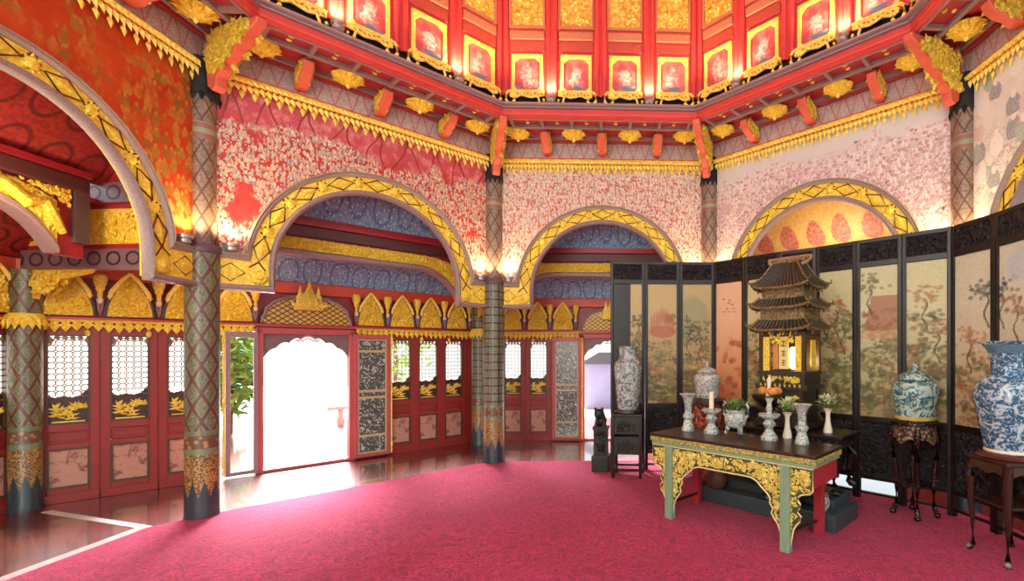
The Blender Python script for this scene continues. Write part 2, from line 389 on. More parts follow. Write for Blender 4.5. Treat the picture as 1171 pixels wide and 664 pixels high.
# ------------------------------------------------------------------ mesh builder
class MB:
    def __init__(s): s.v = []; s.f = []; s.uv = []
    def add(s, vs, fs, uvs=None, M_=None):
        b = len(s.v)
        if M_ is not None: vs = [tuple(M_ @ Vector(p)) for p in vs]
        s.v += [tuple(p) for p in vs]; s.f += [tuple(b + i for i in f) for f in fs]
        s.uv += list(uvs) if uvs else [(0.5, 0.5)] * len(vs)
        return s
    def box(s, c, d, M_=None):
        x, y, z = c; a, b, e = d[0] / 2, d[1] / 2, d[2] / 2
        vs = [(x + i * a, y + j * b, z + k * e) for k in (-1, 1) for j in (-1, 1) for i in (-1, 1)]
        return s.add(vs, [(0, 2, 3, 1), (4, 5, 7, 6), (0, 1, 5, 4), (2, 6, 7, 3), (0, 4, 6, 2), (1, 3, 7, 5)], None, M_)
    def b2(s, x0, x1, y0, y1, z0, z1, M_=None):
        return s.box(((x0 + x1) / 2, (y0 + y1) / 2, (z0 + z1) / 2), (x1 - x0, y1 - y0, z1 - z0), M_)
    def lathe(s, prof, seg=24, c=(0, 0, 0), M_=None, cap=True, vfun=None):
        vs, uv, fs = [], [], []
        n = len(prof)
        for i in range(seg + 1):
            a = 2 * PI * i / seg
            for r, z in prof:
                vs.append((c[0] + r * cos(a), c[1] + r * sin(a), c[2] + z)); uv.append((i / seg, z))
        for i in range(seg):
            for j in range(n - 1):
                fs.append((i * n + j, (i + 1) * n + j, (i + 1) * n + j + 1, i * n + j + 1))
        b = len(vs)
        if cap:
            for j in (0, n - 1):
                if prof[j][0] > 1e-4:
                    ring = [i * n + j for i in range(seg)]
                    fs.append(tuple(reversed(ring)) if j == 0 else tuple(ring))
        return s.add(vs, fs, uv, M_)
    def tube(s, path, r, seg=8, closed=False, M_=None):
        P = [Vector(p) for p in path]; n = len(P); vs = []; fs = []
        R = r if isinstance(r, (list, tuple)) else [r] * n
        up = Vector((0, 0, 1))
        for i, p in enumerate(P):
            t = (P[(i + 1) % n] - P[i - 1]) if closed else (P[min(i + 1, n - 1)] - P[max(i - 1, 0)])
            t.normalize()
            a = t.cross(up)
            if a.length < 1e-3: a = t.cross(Vector((0, 1, 0)))
            a.normalize(); b = a.cross(t)
            for k in range(seg):
                q = 2 * PI * k / seg
                vs.append(p + (a * cos(q) + b * sin(q)) * R[i])
        m = n if closed else n - 1
        for i in range(m):
            for k in range(seg):
                i2 = (i + 1) % n
                fs.append((i * seg + k, i * seg + (k + 1) % seg, i2 * seg + (k + 1) % seg, i2 * seg + k))
        if not closed:
            fs.append(tuple(range(seg))); fs.append(tuple(reversed(range((n - 1) * seg, n * seg))))
        return s.add(vs, fs, None, M_)
    def prism(s, pts, y0, y1, M_=None):
        """outline in x,z extruded along y"""
        n = len(pts)
        vs = [(x, y0, z) for x, z in pts] + [(x, y1, z) for x, z in pts]
        fs = [tuple(range(n)), tuple(reversed(range(n, 2 * n)))] + [(i, i + n, (i + 1) % n + n, (i + 1) % n) for i in range(n)]
        xs = [p[0] for p in pts]; zs = [p[1] for p in pts]; w = max(xs) - min(xs) or 1; h = max(zs) - min(zs) or 1
        uv = [((x - min(xs)) / w, (z - min(zs)) / h) for x, z in pts] * 2
        return s.add(vs, fs, uv, M_)
    def strip(s, A, B, y0, y1, M_=None, closed=False):
        """solid between two matching outlines A and B (x,z lists) from y0 (front) to y1"""
        n = len(A); vs = []; uv = []; L = 0
        for i in range(n):
            if i: L += math.hypot((A[i][0] + B[i][0] - A[i - 1][0] - B[i - 1][0]) / 2, (A[i][1] + B[i][1] - A[i - 1][1] - B[i - 1][1]) / 2)
            vs += [(A[i][0], y0, A[i][1]), (B[i][0], y0, B[i][1]), (B[i][0], y1, B[i][1]), (A[i][0], y1, A[i][1])]
            uv += [(L, 0), (L, 1), (L, 1), (L, 0)]
        fs = []
        for i in range(n if closed else n - 1):
            a, b = 4 * i, 4 * ((i + 1) % n)
            for k in range(4): fs.append((a + k, b + k, b + (k + 1) % 4, a + (k + 1) % 4))
        if not closed: fs += [(0, 1, 2, 3), (4 * n - 4, 4 * n - 1, 4 * n - 2, 4 * n - 3)]
        return s.add(vs, fs, uv, M_)
    def leaf(s, p, d, side, L, W, T):
        """pointed ridge leaf from p along d; side = width direction"""
        p = Vector(p); d = Vector(d).normalized(); w = Vector(side).normalized(); nrm = d.cross(w)
        vs = [p, p + d * L * 0.42 + w * W, p + d * L, p + d * L * 0.42 - w * W, p + d * L * 0.42 + nrm * T, p + d * L * 0.42 - nrm * T * 0.6]
        return s.add(vs, [(0, 1, 4), (1, 2, 4), (2, 3, 4), (3, 0, 4), (1, 0, 5), (2, 1, 5), (3, 2, 5), (0, 3, 5)])
    def ball(s, c, r, seg=10, rings=6, M_=None):
        rx, ry, rz = r if isinstance(r, (tuple, list)) else (r, r, r)
        vs = [(c[0], c[1], c[2] - rz)]; fs = []
        for j in range(1, rings):
            t = -PI / 2 + PI * j / rings
            for i in range(seg): vs.append((c[0] + rx * cos(t) * cos(2 * PI * i / seg), c[1] + ry * cos(t) * sin(2 * PI * i / seg), c[2] + rz * sin(t)))
        vs.append((c[0], c[1], c[2] + rz)); top = len(vs) - 1
        for i in range(seg):
            i2 = (i + 1) % seg
            fs.append((0, 1 + i2, 1 + i)); fs.append((top, 1 + (rings - 2) * seg + i, 1 + (rings - 2) * seg + i2))
            for j in range(rings - 2): fs.append((1 + j * seg + i, 1 + j * seg + i2, 1 + (j + 1) * seg + i2, 1 + (j + 1) * seg + i))
        return s.add(vs, fs, None, M_)
    def carve(s, inside, x0, x1, z0, z1, y, n, L=0.07, W=0.02, T=0.018, rng=None, face=-1):
        """relief of curling leaves spread over a plate lying in x,z, raised towards face*y"""
        rng = rng or random.Random(3); k = tries = 0
        while k < n and tries < n * 20:
            tries += 1
            x, z = rng.uniform(x0, x1), rng.uniform(z0, z1)
            if not inside(x, z): continue
            a = rng.uniform(0, 2 * PI); l = L * rng.uniform(0.7, 1.25)
            if not inside(x + l * cos(a) * 0.8, z + l * sin(a) * 0.8): continue
            s.leaf((x, y, z), (cos(a), face * rng.uniform(0.05, 0.4), sin(a)), (-sin(a), 0, cos(a)), l, W * rng.uniform(0.8, 1.3), T)
            k += 1
        return s
    def mesh(s, name, mat, smooth=35):
        me = bpy.data.meshes.new(name)
        me.from_pydata(s.v, [], s.f); me.update()
        ul = me.uv_layers.new(name='UVMap')
        li = np.empty(len(me.loops), dtype=np.int32); me.loops.foreach_get('vertex_index', li)
        ul.data.foreach_set('uv', np.array(s.uv, dtype=np.float32)[li].ravel())
        if mat is not None: me.materials.append(mat)
        if smooth:
            me.shade_smooth(); me.set_sharp_from_angle(angle=rad(smooth))
        return me
    def build(s, name, mat, parent=None, smooth=35, loc=(0, 0, 0), rz=0.0, bevel=0.0):
        me = s.mesh(name, M[mat] if isinstance(mat, str) else mat, smooth)
        bm_fix(me)
        o = bpy.data.objects.new(name, me); C.objects.link(o)
        o.location = loc; o.rotation_euler = (0, 0, rz)
        if parent is not None: o.parent = parent
        if bevel:
            b = o.modifiers.new('edge', 'BEVEL'); b.width = bevel; b.segments = 2; b.limit_method = 'ANGLE'; b.angle_limit = rad(50)
        return o
import bmesh
def bm_fix(me):
    bm = bmesh.new(); bm.from_mesh(me); bmesh.ops.recalc_face_normals(bm, faces=bm.faces); bm.to_mesh(me); bm.free()

def tag(o, label, cat, group=None, kind=None):
    o['label'] = label; o['category'] = cat
    if group: o['group'] = group
    if kind: o['kind'] = kind
    return o
def empty(name, loc=(0, 0, 0), rz=0.0):
    o = bpy.data.objects.new(name, None); C.objects.link(o); o.location = loc; o.rotation_euler = (0, 0, rz); o.empty_display_size = 0.1
    return o
def copy_tree(o, parent=None):
    c = o.copy(); C.objects.link(c)
    if parent is not None: c.parent = parent
    for ch in list(o.children): copy_tree(ch, c)
    return c

# ------------------------------------------------------------------ layout: regular octagon hall, centre at the origin
SIDES = {'west': 180, 'northwest': 135, 'north': 90, 'northeast': 45, 'east': 0}
AP = 4.253; HALF = AP * math.tan(PI / 8)
def frot(side): return rad(SIDES[side] - 90)
def fpt(side, u, ap, z=0.0):
    a = rad(SIDES[side]); n = Vector((cos(a), sin(a), 0)); t = Vector((n.y, -n.x, 0))
    return n * ap + t * u + Vector((0, 0, z))
def corner(deg, ap, z=0.0):
    R = ap / cos(PI / 8); return Vector((R * cos(rad(deg)), R * sin(rad(deg)), z))
WALLNAME = {'west': 'orange mural wall', 'northwest': 'red crowd mural wall', 'north': 'cream crowd mural wall', 'northeast': 'pink mural wall', 'east': 'white mural wall'}

# ---- floor and carpet
fl = MB().b2(-9.5, 9.5, -7, 9.5, -0.12, 0.0).build('floor', 'floor')
tag(fl, 'polished dark red plank floor of the hall and its outer walk', 'floor', kind='structure')
cp = MB()
pts = [(-2.7, -6.2), (-4.5, -4.4), (-4.5, 1.42), (-4.16, 1.88), (-1.95, 4.13), (-1.55, 4.25), (1.6, 4.25), (4.25, 1.6), (4.25, -4.3), (2.35, -6.2)]
n = len(pts); cp.add([(x, y, 0.001) for x, y in pts] + [(x, y, 0.016) for x, y in pts], [tuple(range(n)), tuple(range(n, 2 * n))] + [(i, (i + 1) % n, (i + 1) % n + n, i + n) for i in range(n)])
tag(cp.build('carpet', 'carpet', smooth=0), 'large crimson pink carpet with a tone on tone carved scroll pattern', 'carpet')
bd = MB()
bd.add([(-4.62, -4.2, 0.001), (-4.5, -4.2, 0.001), (-4.5, 1.42, 0.001), (-4.62, 1.46, 0.001), (-4.62, -4.2, 0.012), (-4.5, -4.2, 0.012), (-4.5, 1.42, 0.012), (-4.62, 1.46, 0.012)], [(0, 1, 2, 3), (4, 5, 6, 7), (0, 1, 5, 4), (1, 2, 6, 5), (2, 3, 7, 6), (3, 0, 4, 7)])
tag(bd.build('trim_4', plain('orange_brown_board', S(132, 60, 36), 0.6, 0, 0.2), smooth=0), 'orange brown wooden border board beside the carpet edge', 'floor border', kind='structure')
def threshold(a, b, nm, lab):
    a, b = Vector(a), Vector(b); d = (b - a).normalized(); w = Vector((-d.y, d.x, 0)) * 0.04
    vs = [a + w, a - w, b - w, b + w]; vs = [tuple(p) for p in vs] + [(p.x, p.y, 0.006) for p in vs]
    o = MB().add(vs, [(0, 1, 2, 3), (4, 5, 6, 7), (0, 1, 5, 4), (1, 2, 6, 5), (2, 3, 7, 6), (3, 0, 4, 7)]).build(nm, 'stone', smooth=0)
    tag(o, lab, 'floor strip', kind='structure')
threshold((-6.15, 2.0, 0), (-4.52, 1.44, 0), 'trim_1', 'pale floor strip by the first column at the carpet corner')
threshold((-2.22, 5.35, 0), (-1.78, 4.22, 0), 'trim_2', 'pale floor strip behind the slim column with the square lattice')

# ---- arch walls
HI, ZC, ZB, ZSH = 1.13, 2.76, 2.49, 2.89          # inner half width, springing, foot, shoulder top
def arc(o, n=40): return [((HI + o) * cos(PI - PI * i / n), ZC + (HI + o) * sin(PI * i / n)) for i in range(n + 1)]
def inner_path(o):   # from foot up over to the other foot
    a = arc(o); return [(a[0][0], ZB)] + a + [(a[-1][0], ZB)]
def arch_wall(side, mat, full=True):
    rz = frot(side)
    W = HALF - 0.12
    us = sorted(set([-W, -1.42, 1.42, W] + [1.41 * cos(PI * i / 40) for i in range(41)] + [W * k / 6 for k in range(-6, 7)]))
    A = [(u, (ZC + math.sqrt(max(0, 1.41 ** 2 - u * u)) if abs(u) < 1.41 and ZC + math.sqrt(max(0, 1.41 ** 2 - u * u)) > ZSH else ZSH) - 0.005) for u in us]
    B = [(u, 4.96) for u in us]
    w = MB().strip(A, B, AP, AP + 0.2).build('wall_' + side, mat, smooth=0, rz=rz)
    tag(w, {'west': 'wall above an arch painted orange red with brown gold figures', 'northwest': 'wall above an arch painted red with rows of pale figures',
            'north': 'wall above an arch painted with a cream and pink crowd', 'northeast': 'wall above an arch painted pale pink behind the screen',
            'east': 'wall painted white and grey green with large figures'}[side], 'wall', kind='structure')
    # gilded band with lozenges and rosettes
    pA = inner_path(0.05); pB = inner_path(0.225); pB[0] = (pB[0][0], ZB + 0.04); pB[-1] = (pB[-1][0], ZB + 0.04); pA[0] = (pA[0][0], ZB + 0.04); pA[-1] = (pA[-1][0], ZB + 0.04)
    g = MB().strip(pA, pB, AP - 0.02, AP + 0.1)
    for s in (-1, 1):
        xs = sorted((s * (HI + 0.22), s * (HALF - 0.13)))
        g.strip([(xs[0], ZB + 0.05), (xs[1], ZB + 0.05)], [(xs[0], ZSH - 0.05), (xs[1], ZSH - 0.05)], AP - 0.02, AP + 0.1)
        g.ball((s * (HI + 0.14), AP - 0.025, ZB + 0.16), (0.085, 0.035, 0.085), 12, 6)
        g.leaf((s * (HI + 0.26), AP - 0.02, ZB + 0.2), (s, 0, 0), (0, 0, 1), 0.26, 0.09, 0.03)
        g.ball((s * (HI + 0.14), AP - 0.03, ZB + 0.16), (0.04, 0.05, 0.04), 10, 6)
    rl_ = MB()
    for k in range(9):
        t = PI * (k + 0.5) / 9; r0 = HI + 0.138
        c = Vector((r0 * cos(t), AP - 0.02, ZC + r0 * sin(t))); d = Vector((-sin(t), 0, cos(t))); q = Vector((cos(t), 0, sin(t)))
        vs = [c + d * 0.15, c + q * 0.078, c - d * 0.15, c - q * 0.078, c + Vector((0, -0.03, 0))]
        rl_.tube([p + Vector((0, -0.004, 0)) for p in vs[:4]], 0.0105, 5, True)
        for e_ in (1, -1):
            for f_ in (1, -1): rl_.tube([c + d * 0.15 * e_, c + d * 0.235 * e_ + q * 0.075 * f_], 0.0085, 4)
        g.add(vs, [(0, 1, 4), (1, 2, 4), (2, 3, 4), (3, 0, 4)], [(t * r0, 0.5)] * 5)
        if k < 8:
            t = PI * (k + 1) / 9; c = Vector((r0 * cos(t), AP - 0.02, ZC + r0 * sin(t)))
            g.ball(c, (0.055, 0.03, 0.055), 10, 5)
            for m in range(8):
                a = 2 * PI * m / 8; e = Vector((cos(a), 0, sin(a)))
                g.leaf(c + e * 0.04, e + Vector((0, -0.3, 0)), (-sin(a), 0, cos(a)), 0.05, 0.016, 0.012)
    for s_ in (-1, 1):
        ct = Vector((s_ * (HI + 0.40), AP - 0.022, ZB + 0.2)); rl_.tube([ct + Vector((0.13, 0, 0)), ct + Vector((0, 0, 0.1)), ct - Vector((0.13, 0, 0)), ct - Vector((0, 0, 0.1))], 0.0075, 5, True)
    g.build('gilded_arch_band', 'arch_band', w)
    rl_.build('lozenge_outlines', 'outline', w)
    # grey mouldings
    def mould(path, prof, nm, mat):
        m = MB()
        P = [Vector((x, 0, z)) for x, z in path]; n = len(P); k = len(prof); vs = []
        for i in range(n):
            t = (P[min(i + 1, n - 1)] - P[max(i - 1, 0)]); t.normalize(); nr = Vector((-t.z, 0, t.x))
            if 0 < i < n - 1:
                t1 = (P[i] - P[i - 1]).normalized(); t2 = (P[i + 1] - P[i]).normalized()
                sc = 1 / max(0.6, math.sqrt((1 + t1.dot(t2)) / 2))
            else: sc = 1
            for a, d in prof: vs.append(P[i] + nr * a * sc + Vector((0, AP - d, 0)))
        fs = [(i * k + j, i * k + (j + 1) % k, (i + 1) * k + (j + 1) % k, (i + 1) * k + j) for i in range(n - 1) for j in range(k)]
        fs += [tuple(range(k)), tuple(range((n - 1) * k, n * k))]
        m.add(vs, fs); m.build(nm, mat, w)
    e = HALF - 0.13
    half = [(-0.02, -0.03), (-0.025, 0.02), (-0.012, 0.055), (0.01, 0.07), (0.032, 0.055), (0.045, 0.02), (0.05, -0.03)]
    ip = [(-e, ZB + 0.02)] + [(x, z + (0.02 if i in (0, len(inner_path(0)) - 1) else 0)) for i, (x, z) in enumerate(inner_path(0.01))] + [(e, ZB + 0.02)]
    mould(ip, half, 'inner_moulding', M['grit'])
    oa = [p for p in arc(0.25) if p[1] > ZSH + 0.0]
    op = [(-e, ZSH - 0.02), (oa[0][0], ZSH - 0.02)] + oa + [(oa[-1][0], ZSH - 0.02), (e, ZSH - 0.02)]
    out = [(-0.03, -0.1), (-0.03, 0.03), (-0.005, 0.06), (0.005, 0.04), (0.02, 0.065), (0.035, 0.045), (0.04, -0.1)]
    mould(op, out, 'outer_moulding', M['beige'])
    # red moulding, frieze and gold leaf fringe
    MB().b2(-HALF + 0.02, HALF - 0.02, AP - 0.05, AP + 0.1, 4.85, 4.93).build('red_moulding', 'red_orange', w, 0, bevel=0.012)
    st = MB()
    for k in range(14): st.leaf((-HALF + 0.2 + k * (2 * HALF - 0.4) / 13 - 0.05, AP - 0.052, 4.89), (1, 0, 0), (0, 0, 1), 0.1, 0.014, 0.012)
    st.build('gilt_studs', 'gold_light', w)
    MB().b2(-HALF, HALF, AP - 0.02, AP + 0.1, 4.93, 5.26).build('frieze', 'frieze', w, 0)
    fr = MB()
    N = 56; W2 = HALF - 0.13
    for k in range(N):
        x = -W2 + (k + 0.5) * 2 * W2 / N
        fr.leaf((x, AP - 0.05, 4.84), (0.2, -0.2, -1), (1, 0, 0), 0.12, 0.036, 0.03)
        fr.leaf((x - 0.04, AP - 0.085, 4.885), (0.7, -0.12, -0.7), (0.7, 0, 0.7), 0.10, 0.03, 0.03)
        if k % 2: fr.leaf((x, AP - 0.02, 4.78), (0.0, -0.1, -1), (1, 0, 0), 0.12, 0.032, 0.02)
    fr.tube([(-W2 + i * W2 / 20, AP - 0.065, 4.865 + 0.006 * (i % 2)) for i in range(41)], 0.03, 6)
    fr.build('gilt_leaf_fringe', 'gold_light', w)
    return w
for s in SIDES: arch_wall(s, 'mural_' + s)

# ---- tall painted columns at the corners
COLS = [(157.5, 'column', 'tall painted column with lozenges between the orange mural and the red mural'),
        (112.5, 'column_square', 'tall slim column with a square lattice between the red mural and the cream mural'),
        (67.5, 'column_square', 'painted column between the cream mural and the pink mural, rising behind the screen'),
        (22.5, 'column', 'painted column between the pink mural and the white mural, above the lidded jar')]
def column(deg, mat, lab, r=0.168):
    if deg > 150: r = 0.148
    p = corner(deg, AP); t = empty('painted_column', p, rad(deg))
    MB().lathe([(r + 0.005, 0.0), (r + 0.005, 0.03), (r, 0.05), (r, 2.86)], 32).build('shaft', mat, t, 40)
    c = MB().lathe([(r + 0.01, 2.86), (r + 0.02, 2.9), (r + 0.01, 2.93), (0.13, 2.97)], 32)
    for k in range(8):
        a = 2 * PI * k / 8; c.leaf((0.14 * cos(a), 0.14 * sin(a), 2.9), (-0.1 * cos(a), -0.1 * sin(a), 1), (-sin(a), cos(a), 0), 0.17, 0.05, 0.03)
    c.build('capital', 'mauve_dark', t)
    MB().lathe([(r - 0.028, 2.97), (r - 0.028, 4.55)], 28).build('upper_shaft', 'pilaster', t, 40)
    h = MB().lathe([(0.14, 4.55), (0.15, 4.58), (0.145, 4.95)], 24)
    for k in range(12):
        a = 2 * PI * k / 12; h.leaf((0.145 * cos(a), 0.145 * sin(a), 4.6), (0, 0, -1), (-sin(a), cos(a), 0), 0.13, 0.03, 0.02)
    h.build('dark_head', 'black', t)
    tag(t, lab, 'column', kind='thing')
for a in COLS: column(*a)

# ---- uplights on the shoulders of the arches
def uplight(name='uplight'):
    t = empty(name)
    MB().lathe([(0.045, 0.0), (0.06, 0.015), (0.06, 0.05), (0.075, 0.06), (0.075, 0.09), (0.062, 0.09), (0.06, 0.075)], 18).build('housing', 'steel', t)
    MB().lathe([(0.058, 0.078), (0.02, 0.084), (0.001, 0.085)], 18).build('lens', 'lamp', t)
    return t
def lamp_light(loc, energy, size=0.05, col=(1.0, 0.72, 0.38), rot=(PI, 0, 0), spot=150, name='uplight_beam'):
    l = bpy.data.lights.new(name, 'SPOT'); l.energy = energy; l.color = col; l.spot_size = rad(spot); l.spot_blend = 0.6; l.shadow_soft_size = size
    o = bpy.data.objects.new(name, l); C.objects.link(o); o.location = loc; o.rotation_euler = rot
    return o
proto_up = None
COLTXT = {157.5: 'lozenge column between orange and red murals', 112.5: 'slim square lattice column', 67.5: 'column rising behind the screen', 22.5: 'column above the lidded jar'}
for (deg, _, _) in COLS:
    for s, side in ((1, [k for k, v in SIDES.items() if v == deg + 22.5]), (-1, [k for k, v in SIDES.items() if v == deg - 22.5])):
        sd = side[0]; u = (HALF - 0.24) * (1 if SIDES[sd] > deg else -1)
        p = fpt(sd, u, AP - 0.02, ZSH + 0.025)
        t = uplight() if proto_up is None else copy_tree(proto_up); proto_up = proto_up or t
        t.location = p
        tag(t, 'grey uplight under the %s, by the %s' % (WALLNAME[sd].replace(' wall', ''), COLTXT[deg]), 'lamp', 'uplights at the column capitals')
        a = rad(SIDES[sd]); q = fpt(sd, u, AP - 0.10, ZSH + 0.14)
        lamp_light(q, 20, 0.04, rot=(PI + 0.12 * sin(a), -0.12 * cos(a), 0))

# ---- eaves soffit, ring cornice and drum above
AR = 3.40; ZS = 5.24
for s in SIDES:
    rz = frot(s)
    k = math.tan(PI / 8)
    m = MB(); a0, a1 = AR + 0.02, AP + 0.02
    m.add([(-a0 * k, a0, ZS), (a0 * k, a0, ZS), (a1 * k, a1, ZS), (-a1 * k, a1, ZS), (-a0 * k, a0, ZS + 0.06), (a0 * k, a0, ZS + 0.06), (a1 * k, a1, ZS + 0.06), (-a1 * k, a1, ZS + 0.06)],
          [(0, 1, 2, 3), (4, 5, 6, 7), (0, 1, 5, 4), (1, 2, 6, 5), (2, 3, 7, 6), (3, 0, 4, 7)])
    o = m.build('ceiling_' + s, 'red_dark', smooth=0, rz=rz)
    tag(o, 'red coffered underside of the eaves over the ' + WALLNAME[s], 'ceiling', kind='structure')
    b = MB()
    for ap in (3.74, 4.13):
        h = ap * k; b.b2(-h, h, ap - 0.025, ap + 0.025, ZS - 0.05, ZS)
    for i in range(-3, 4):
        b.b2(i * 0.44 - 0.022, i * 0.44 + 0.022, AR + 0.04, AP - 0.03, ZS - 0.045, ZS)
    b.build('beams', 'mauve', o, 0)
    r = MB()
    r.b2(-4.2 * k, 4.2 * k, 4.17, 4.22, ZS - 0.07, ZS); r.build('edge_beam', 'red', o, 0)
    st = MB()
    for i in range(-3, 3):
        for ap in (3.56, ):
            st.ball(((i + 0.5) * 0.44, ap, ZS - 0.005), (0.035, 0.02, 0.02), 8, 5)
        st.ball(((i + 0.5) * 0.44, 3.66, ZS - 0.005), (0.03, 0.02, 0.016), 8, 5)
    st.build('gilt_bosses', 'gold_light', o)
    # cornice ring
    prof = [(AR + 0.06, 5.24, 'mauve'), (AR + 0.06, 5.20, 'mauve'), (AR, 5.20, 'red'), (AR, 5.24, 'x')]
    def ringpart(pr, nm, mat, par):
        q = MB(); n = len(pr); vs = [(sg * ap * k, ap, z) for sg in (-1, 1) for ap, z in pr]
        q.add(vs, [(j, (j + 1) % n, n + (j + 1) % n, n + j) for j in range(n)] + [tuple(range(n)), tuple(range(n, 2 * n))])
        return q.build(nm, mat, par, 0, rz=0 if par is not None else rz)
    c = ringpart([(AR + 0.05, 5.19), (AR + 0.02, 5.19), (AR, 5.215), (AR, 5.315), (AR + 0.2, 5.315), (AR + 0.2, 5.26), (AR + 0.05, 5.26)], 'trim_cornice_' + s, 'red', None)
    tag(c, 'red ring cornice below the drum over the ' + WALLNAME[s], 'cornice', kind='structure')
    ringpart([(AR - 0.012, 5.225), (AR + 0.01, 5.225), (AR + 0.01, 5.25), (AR - 0.012, 5.25)], 'orange_bead', 'red_orange', c)
    ringpart([(AR + 0.075, 5.18), (AR + 0.05, 5.18), (AR + 0.05, 5.23), (AR + 0.09, 5.23)], 'mauve_underside', 'mauve', c)
    ringpart([(AR - 0.005, 5.315), (AR - 0.03, 5.32), (AR - 0.03, 5.34), (AR - 0.08, 5.35), (AR - 0.08, 5.375), (AR + 0.25, 5.375), (AR + 0.25, 5.315)], 'mauve_ledge', 'mauve', c)
    # drum wall
    AD = 3.45
    d = MB().strip([(-AD * k - 0.05, 5.53), (AD * k + 0.05, 5.53)], [(-AD * k - 0.05, 8.3), (AD * k + 0.05, 8.3)], AD, AD + 0.15).build('wall_drum_' + s, 'red', smooth=0, rz=rz)
    tag(d, 'upper drum wall in red lacquer with painted panels over the ' + WALLNAME[s], 'wall', kind='structure')
    MB().b2(-AD * k - 0.06, AD * k + 0.06, AD + 0.03, AD + 0.12, 5.36, 5.6).build('gap_shade', 'black', d, 0)  # black strip put in for the shade of the void behind the scrolls
    for i in range(-2, 3):
        w = 0.085
        rb = MB()
        for q in (-1, 1):
            if abs(i) == 2 and q * i > 0: continue
            rb.tube([(i * 0.71 + q * 0.05, AD - 0.018, 5.52), (i * 0.71 + q * 0.05, AD - 0.018, 8.3)], 0.036, 12)
        rb.b2(i * 0.71 - (w if i > -2 else 0), i * 0.71 + (w if i < 2 else 0), AD - 0.025, AD, 5.52, 8.3)
        rb.build('rib', 'red', d)
    for i in range(4):
        x = (i - 1.5) * 0.71
        pn = MB().prism([(x - 0.18, 5.57), (x + 0.18, 5.57), (x + 0.18, 6.07), (x - 0.18, 6.07)], AD - 0.012, AD + 0.01).build('painting', 'painting', d, 0)
        fo = [(x - 0.225, 5.525), (x + 0.225, 5.525), (x + 0.225, 6.12), (x - 0.225, 6.12)]
        fi = [(x - 0.18, 5.575), (x + 0.18, 5.575), (x + 0.18, 6.07), (x - 0.18, 6.07)]
        f = MB().strip(fo, fi, AD - 0.03, AD + 0.01, closed=True)
        for cx_, cz in fi:
            sx, sz = (1 if cx_ < x else -1), (1 if cz < 5.8 else -1)
            f.prism([(cx_, cz), (cx_ + sx * 0.07, cz), (cx_, cz + sz * 0.07)], AD - 0.028, AD)
        f.build('painting_frame', 'gold_light', pn, 0)
        rl = MB()
        rl.b2(x - 0.25, x + 0.25, AD - 0.02, AD + 0.01, 6.17, 6.31); rl.build('scroll_rail', 'rail', d, 0, bevel=0.006)
        MB().b2(x - 0.25, x + 0.25, AD - 0.035, AD + 0.01, 6.34, 6.46).build('brown_rail', M['brail'], d, 0, bevel=0.01)
        gw = MB().b2(x - 0.235, x + 0.235, AD - 0.012, AD + 0.01, 6.53, 7.7)
        gw.carve(lambda a, b: abs(a - x) < 0.22 and 6.55 < b < 7.68, x - 0.22, x + 0.22, 6.55, 7.68, AD - 0.012, 90, 0.09, 0.028, 0.02, random.Random(i))
        gw.build('gilt_window', 'gold_window', d)
        MB().strip([(x - 0.26, 6.5), (x + 0.26, 6.5), (x + 0.26, 7.74), (x - 0.26, 7.74)], [(x - 0.23, 6.54), (x + 0.23, 6.54), (x + 0.23, 7.7), (x - 0.23, 7.7)], AD - 0.03, AD, closed=True).build('window_frame', 'brail', d, 0)

# gilt scroll boards and lamps at the foot of the drum
def scroll_board():
    t = empty('gilt_scroll_board'); b = MB(); y = 0
    def spiral(cx, cz, r0, turns, a0, sgn, n=26):
        return [(cx + sgn * (r0 * (1 - 0.75 * i / n)) * cos(a0 + turns * 2 * PI * i / n), (r0 * (1 - 0.75 * i / n)) * sin(a0 + turns * 2 * PI * i / n) + cz) for i in range(n + 1)]
    for s in (-1, 1):
        # outer end: band comes down and curls back under
        path = [(s * 0.10, 0.17), (s * 0.16, 0.175), (s * 0.55, 0.175), (s * 0.615, 0.165), (s * 0.645, 0.13), (s * 0.645, 0.05)] + [(s * (0.585 + 0.06 * cos(a)), 0.05 + 0.055 * sin(a)) for a in (-0.5, -1.1, -1.7, -2.3, -3.0, -3.6, -4.2, -4.8)]
        b.tube([(x, 0, z) for x, z in path], 0.02, 6)
        p2 = [(s * 0.52, 0.08), (s * 0.47, 0.10), (s * 0.43, 0.125), (s * 0.36, 0.10), (s * 0.28, 0.085), (s * 0.2, 0.11), (s * 0.19, 0.09), (s * 0.175, 0.05)] + [(s * (0.135 + 0.038 * cos(a)), 0.03 + 0.04 * sin(a)) for a in (-0.3, -0.9, -1.6, -2.4, -3.2, -4.0)]
        b.tube([(x, 0, z) for x, z in p2], 0.016, 6)
        plate = [(s * 0.1, 0.18), (s * 0.1, 0.11), (s * 0.17, 0.10), (s * 0.28, 0.075), (s * 0.4, 0.11), (s * 0.55, 0.09), (s * 0.6, 0.13), (s * 0.56, 0.18)]
        b.prism(plate, 0.0, 0.015)
    b.build('scroll', 'gold_light', t)
    r = MB()
    for s in (-1, 1):
        for k in range(8):
            x = s * (0.16 + 0.05 * k); r.leaf((x, -0.002, 0.135), (1, -0.2, random.uniform(-0.8, 0.8)), (0, 0, 1), 0.055, 0.014, 0.012)
    r.build('carved_sprigs', plain('orange_gold_paint', S(206, 120, 48), 0.45, 0, 0.3, 20), t)
    return t
sb0 = None; ORD = ['first', 'second', 'third', 'fourth']
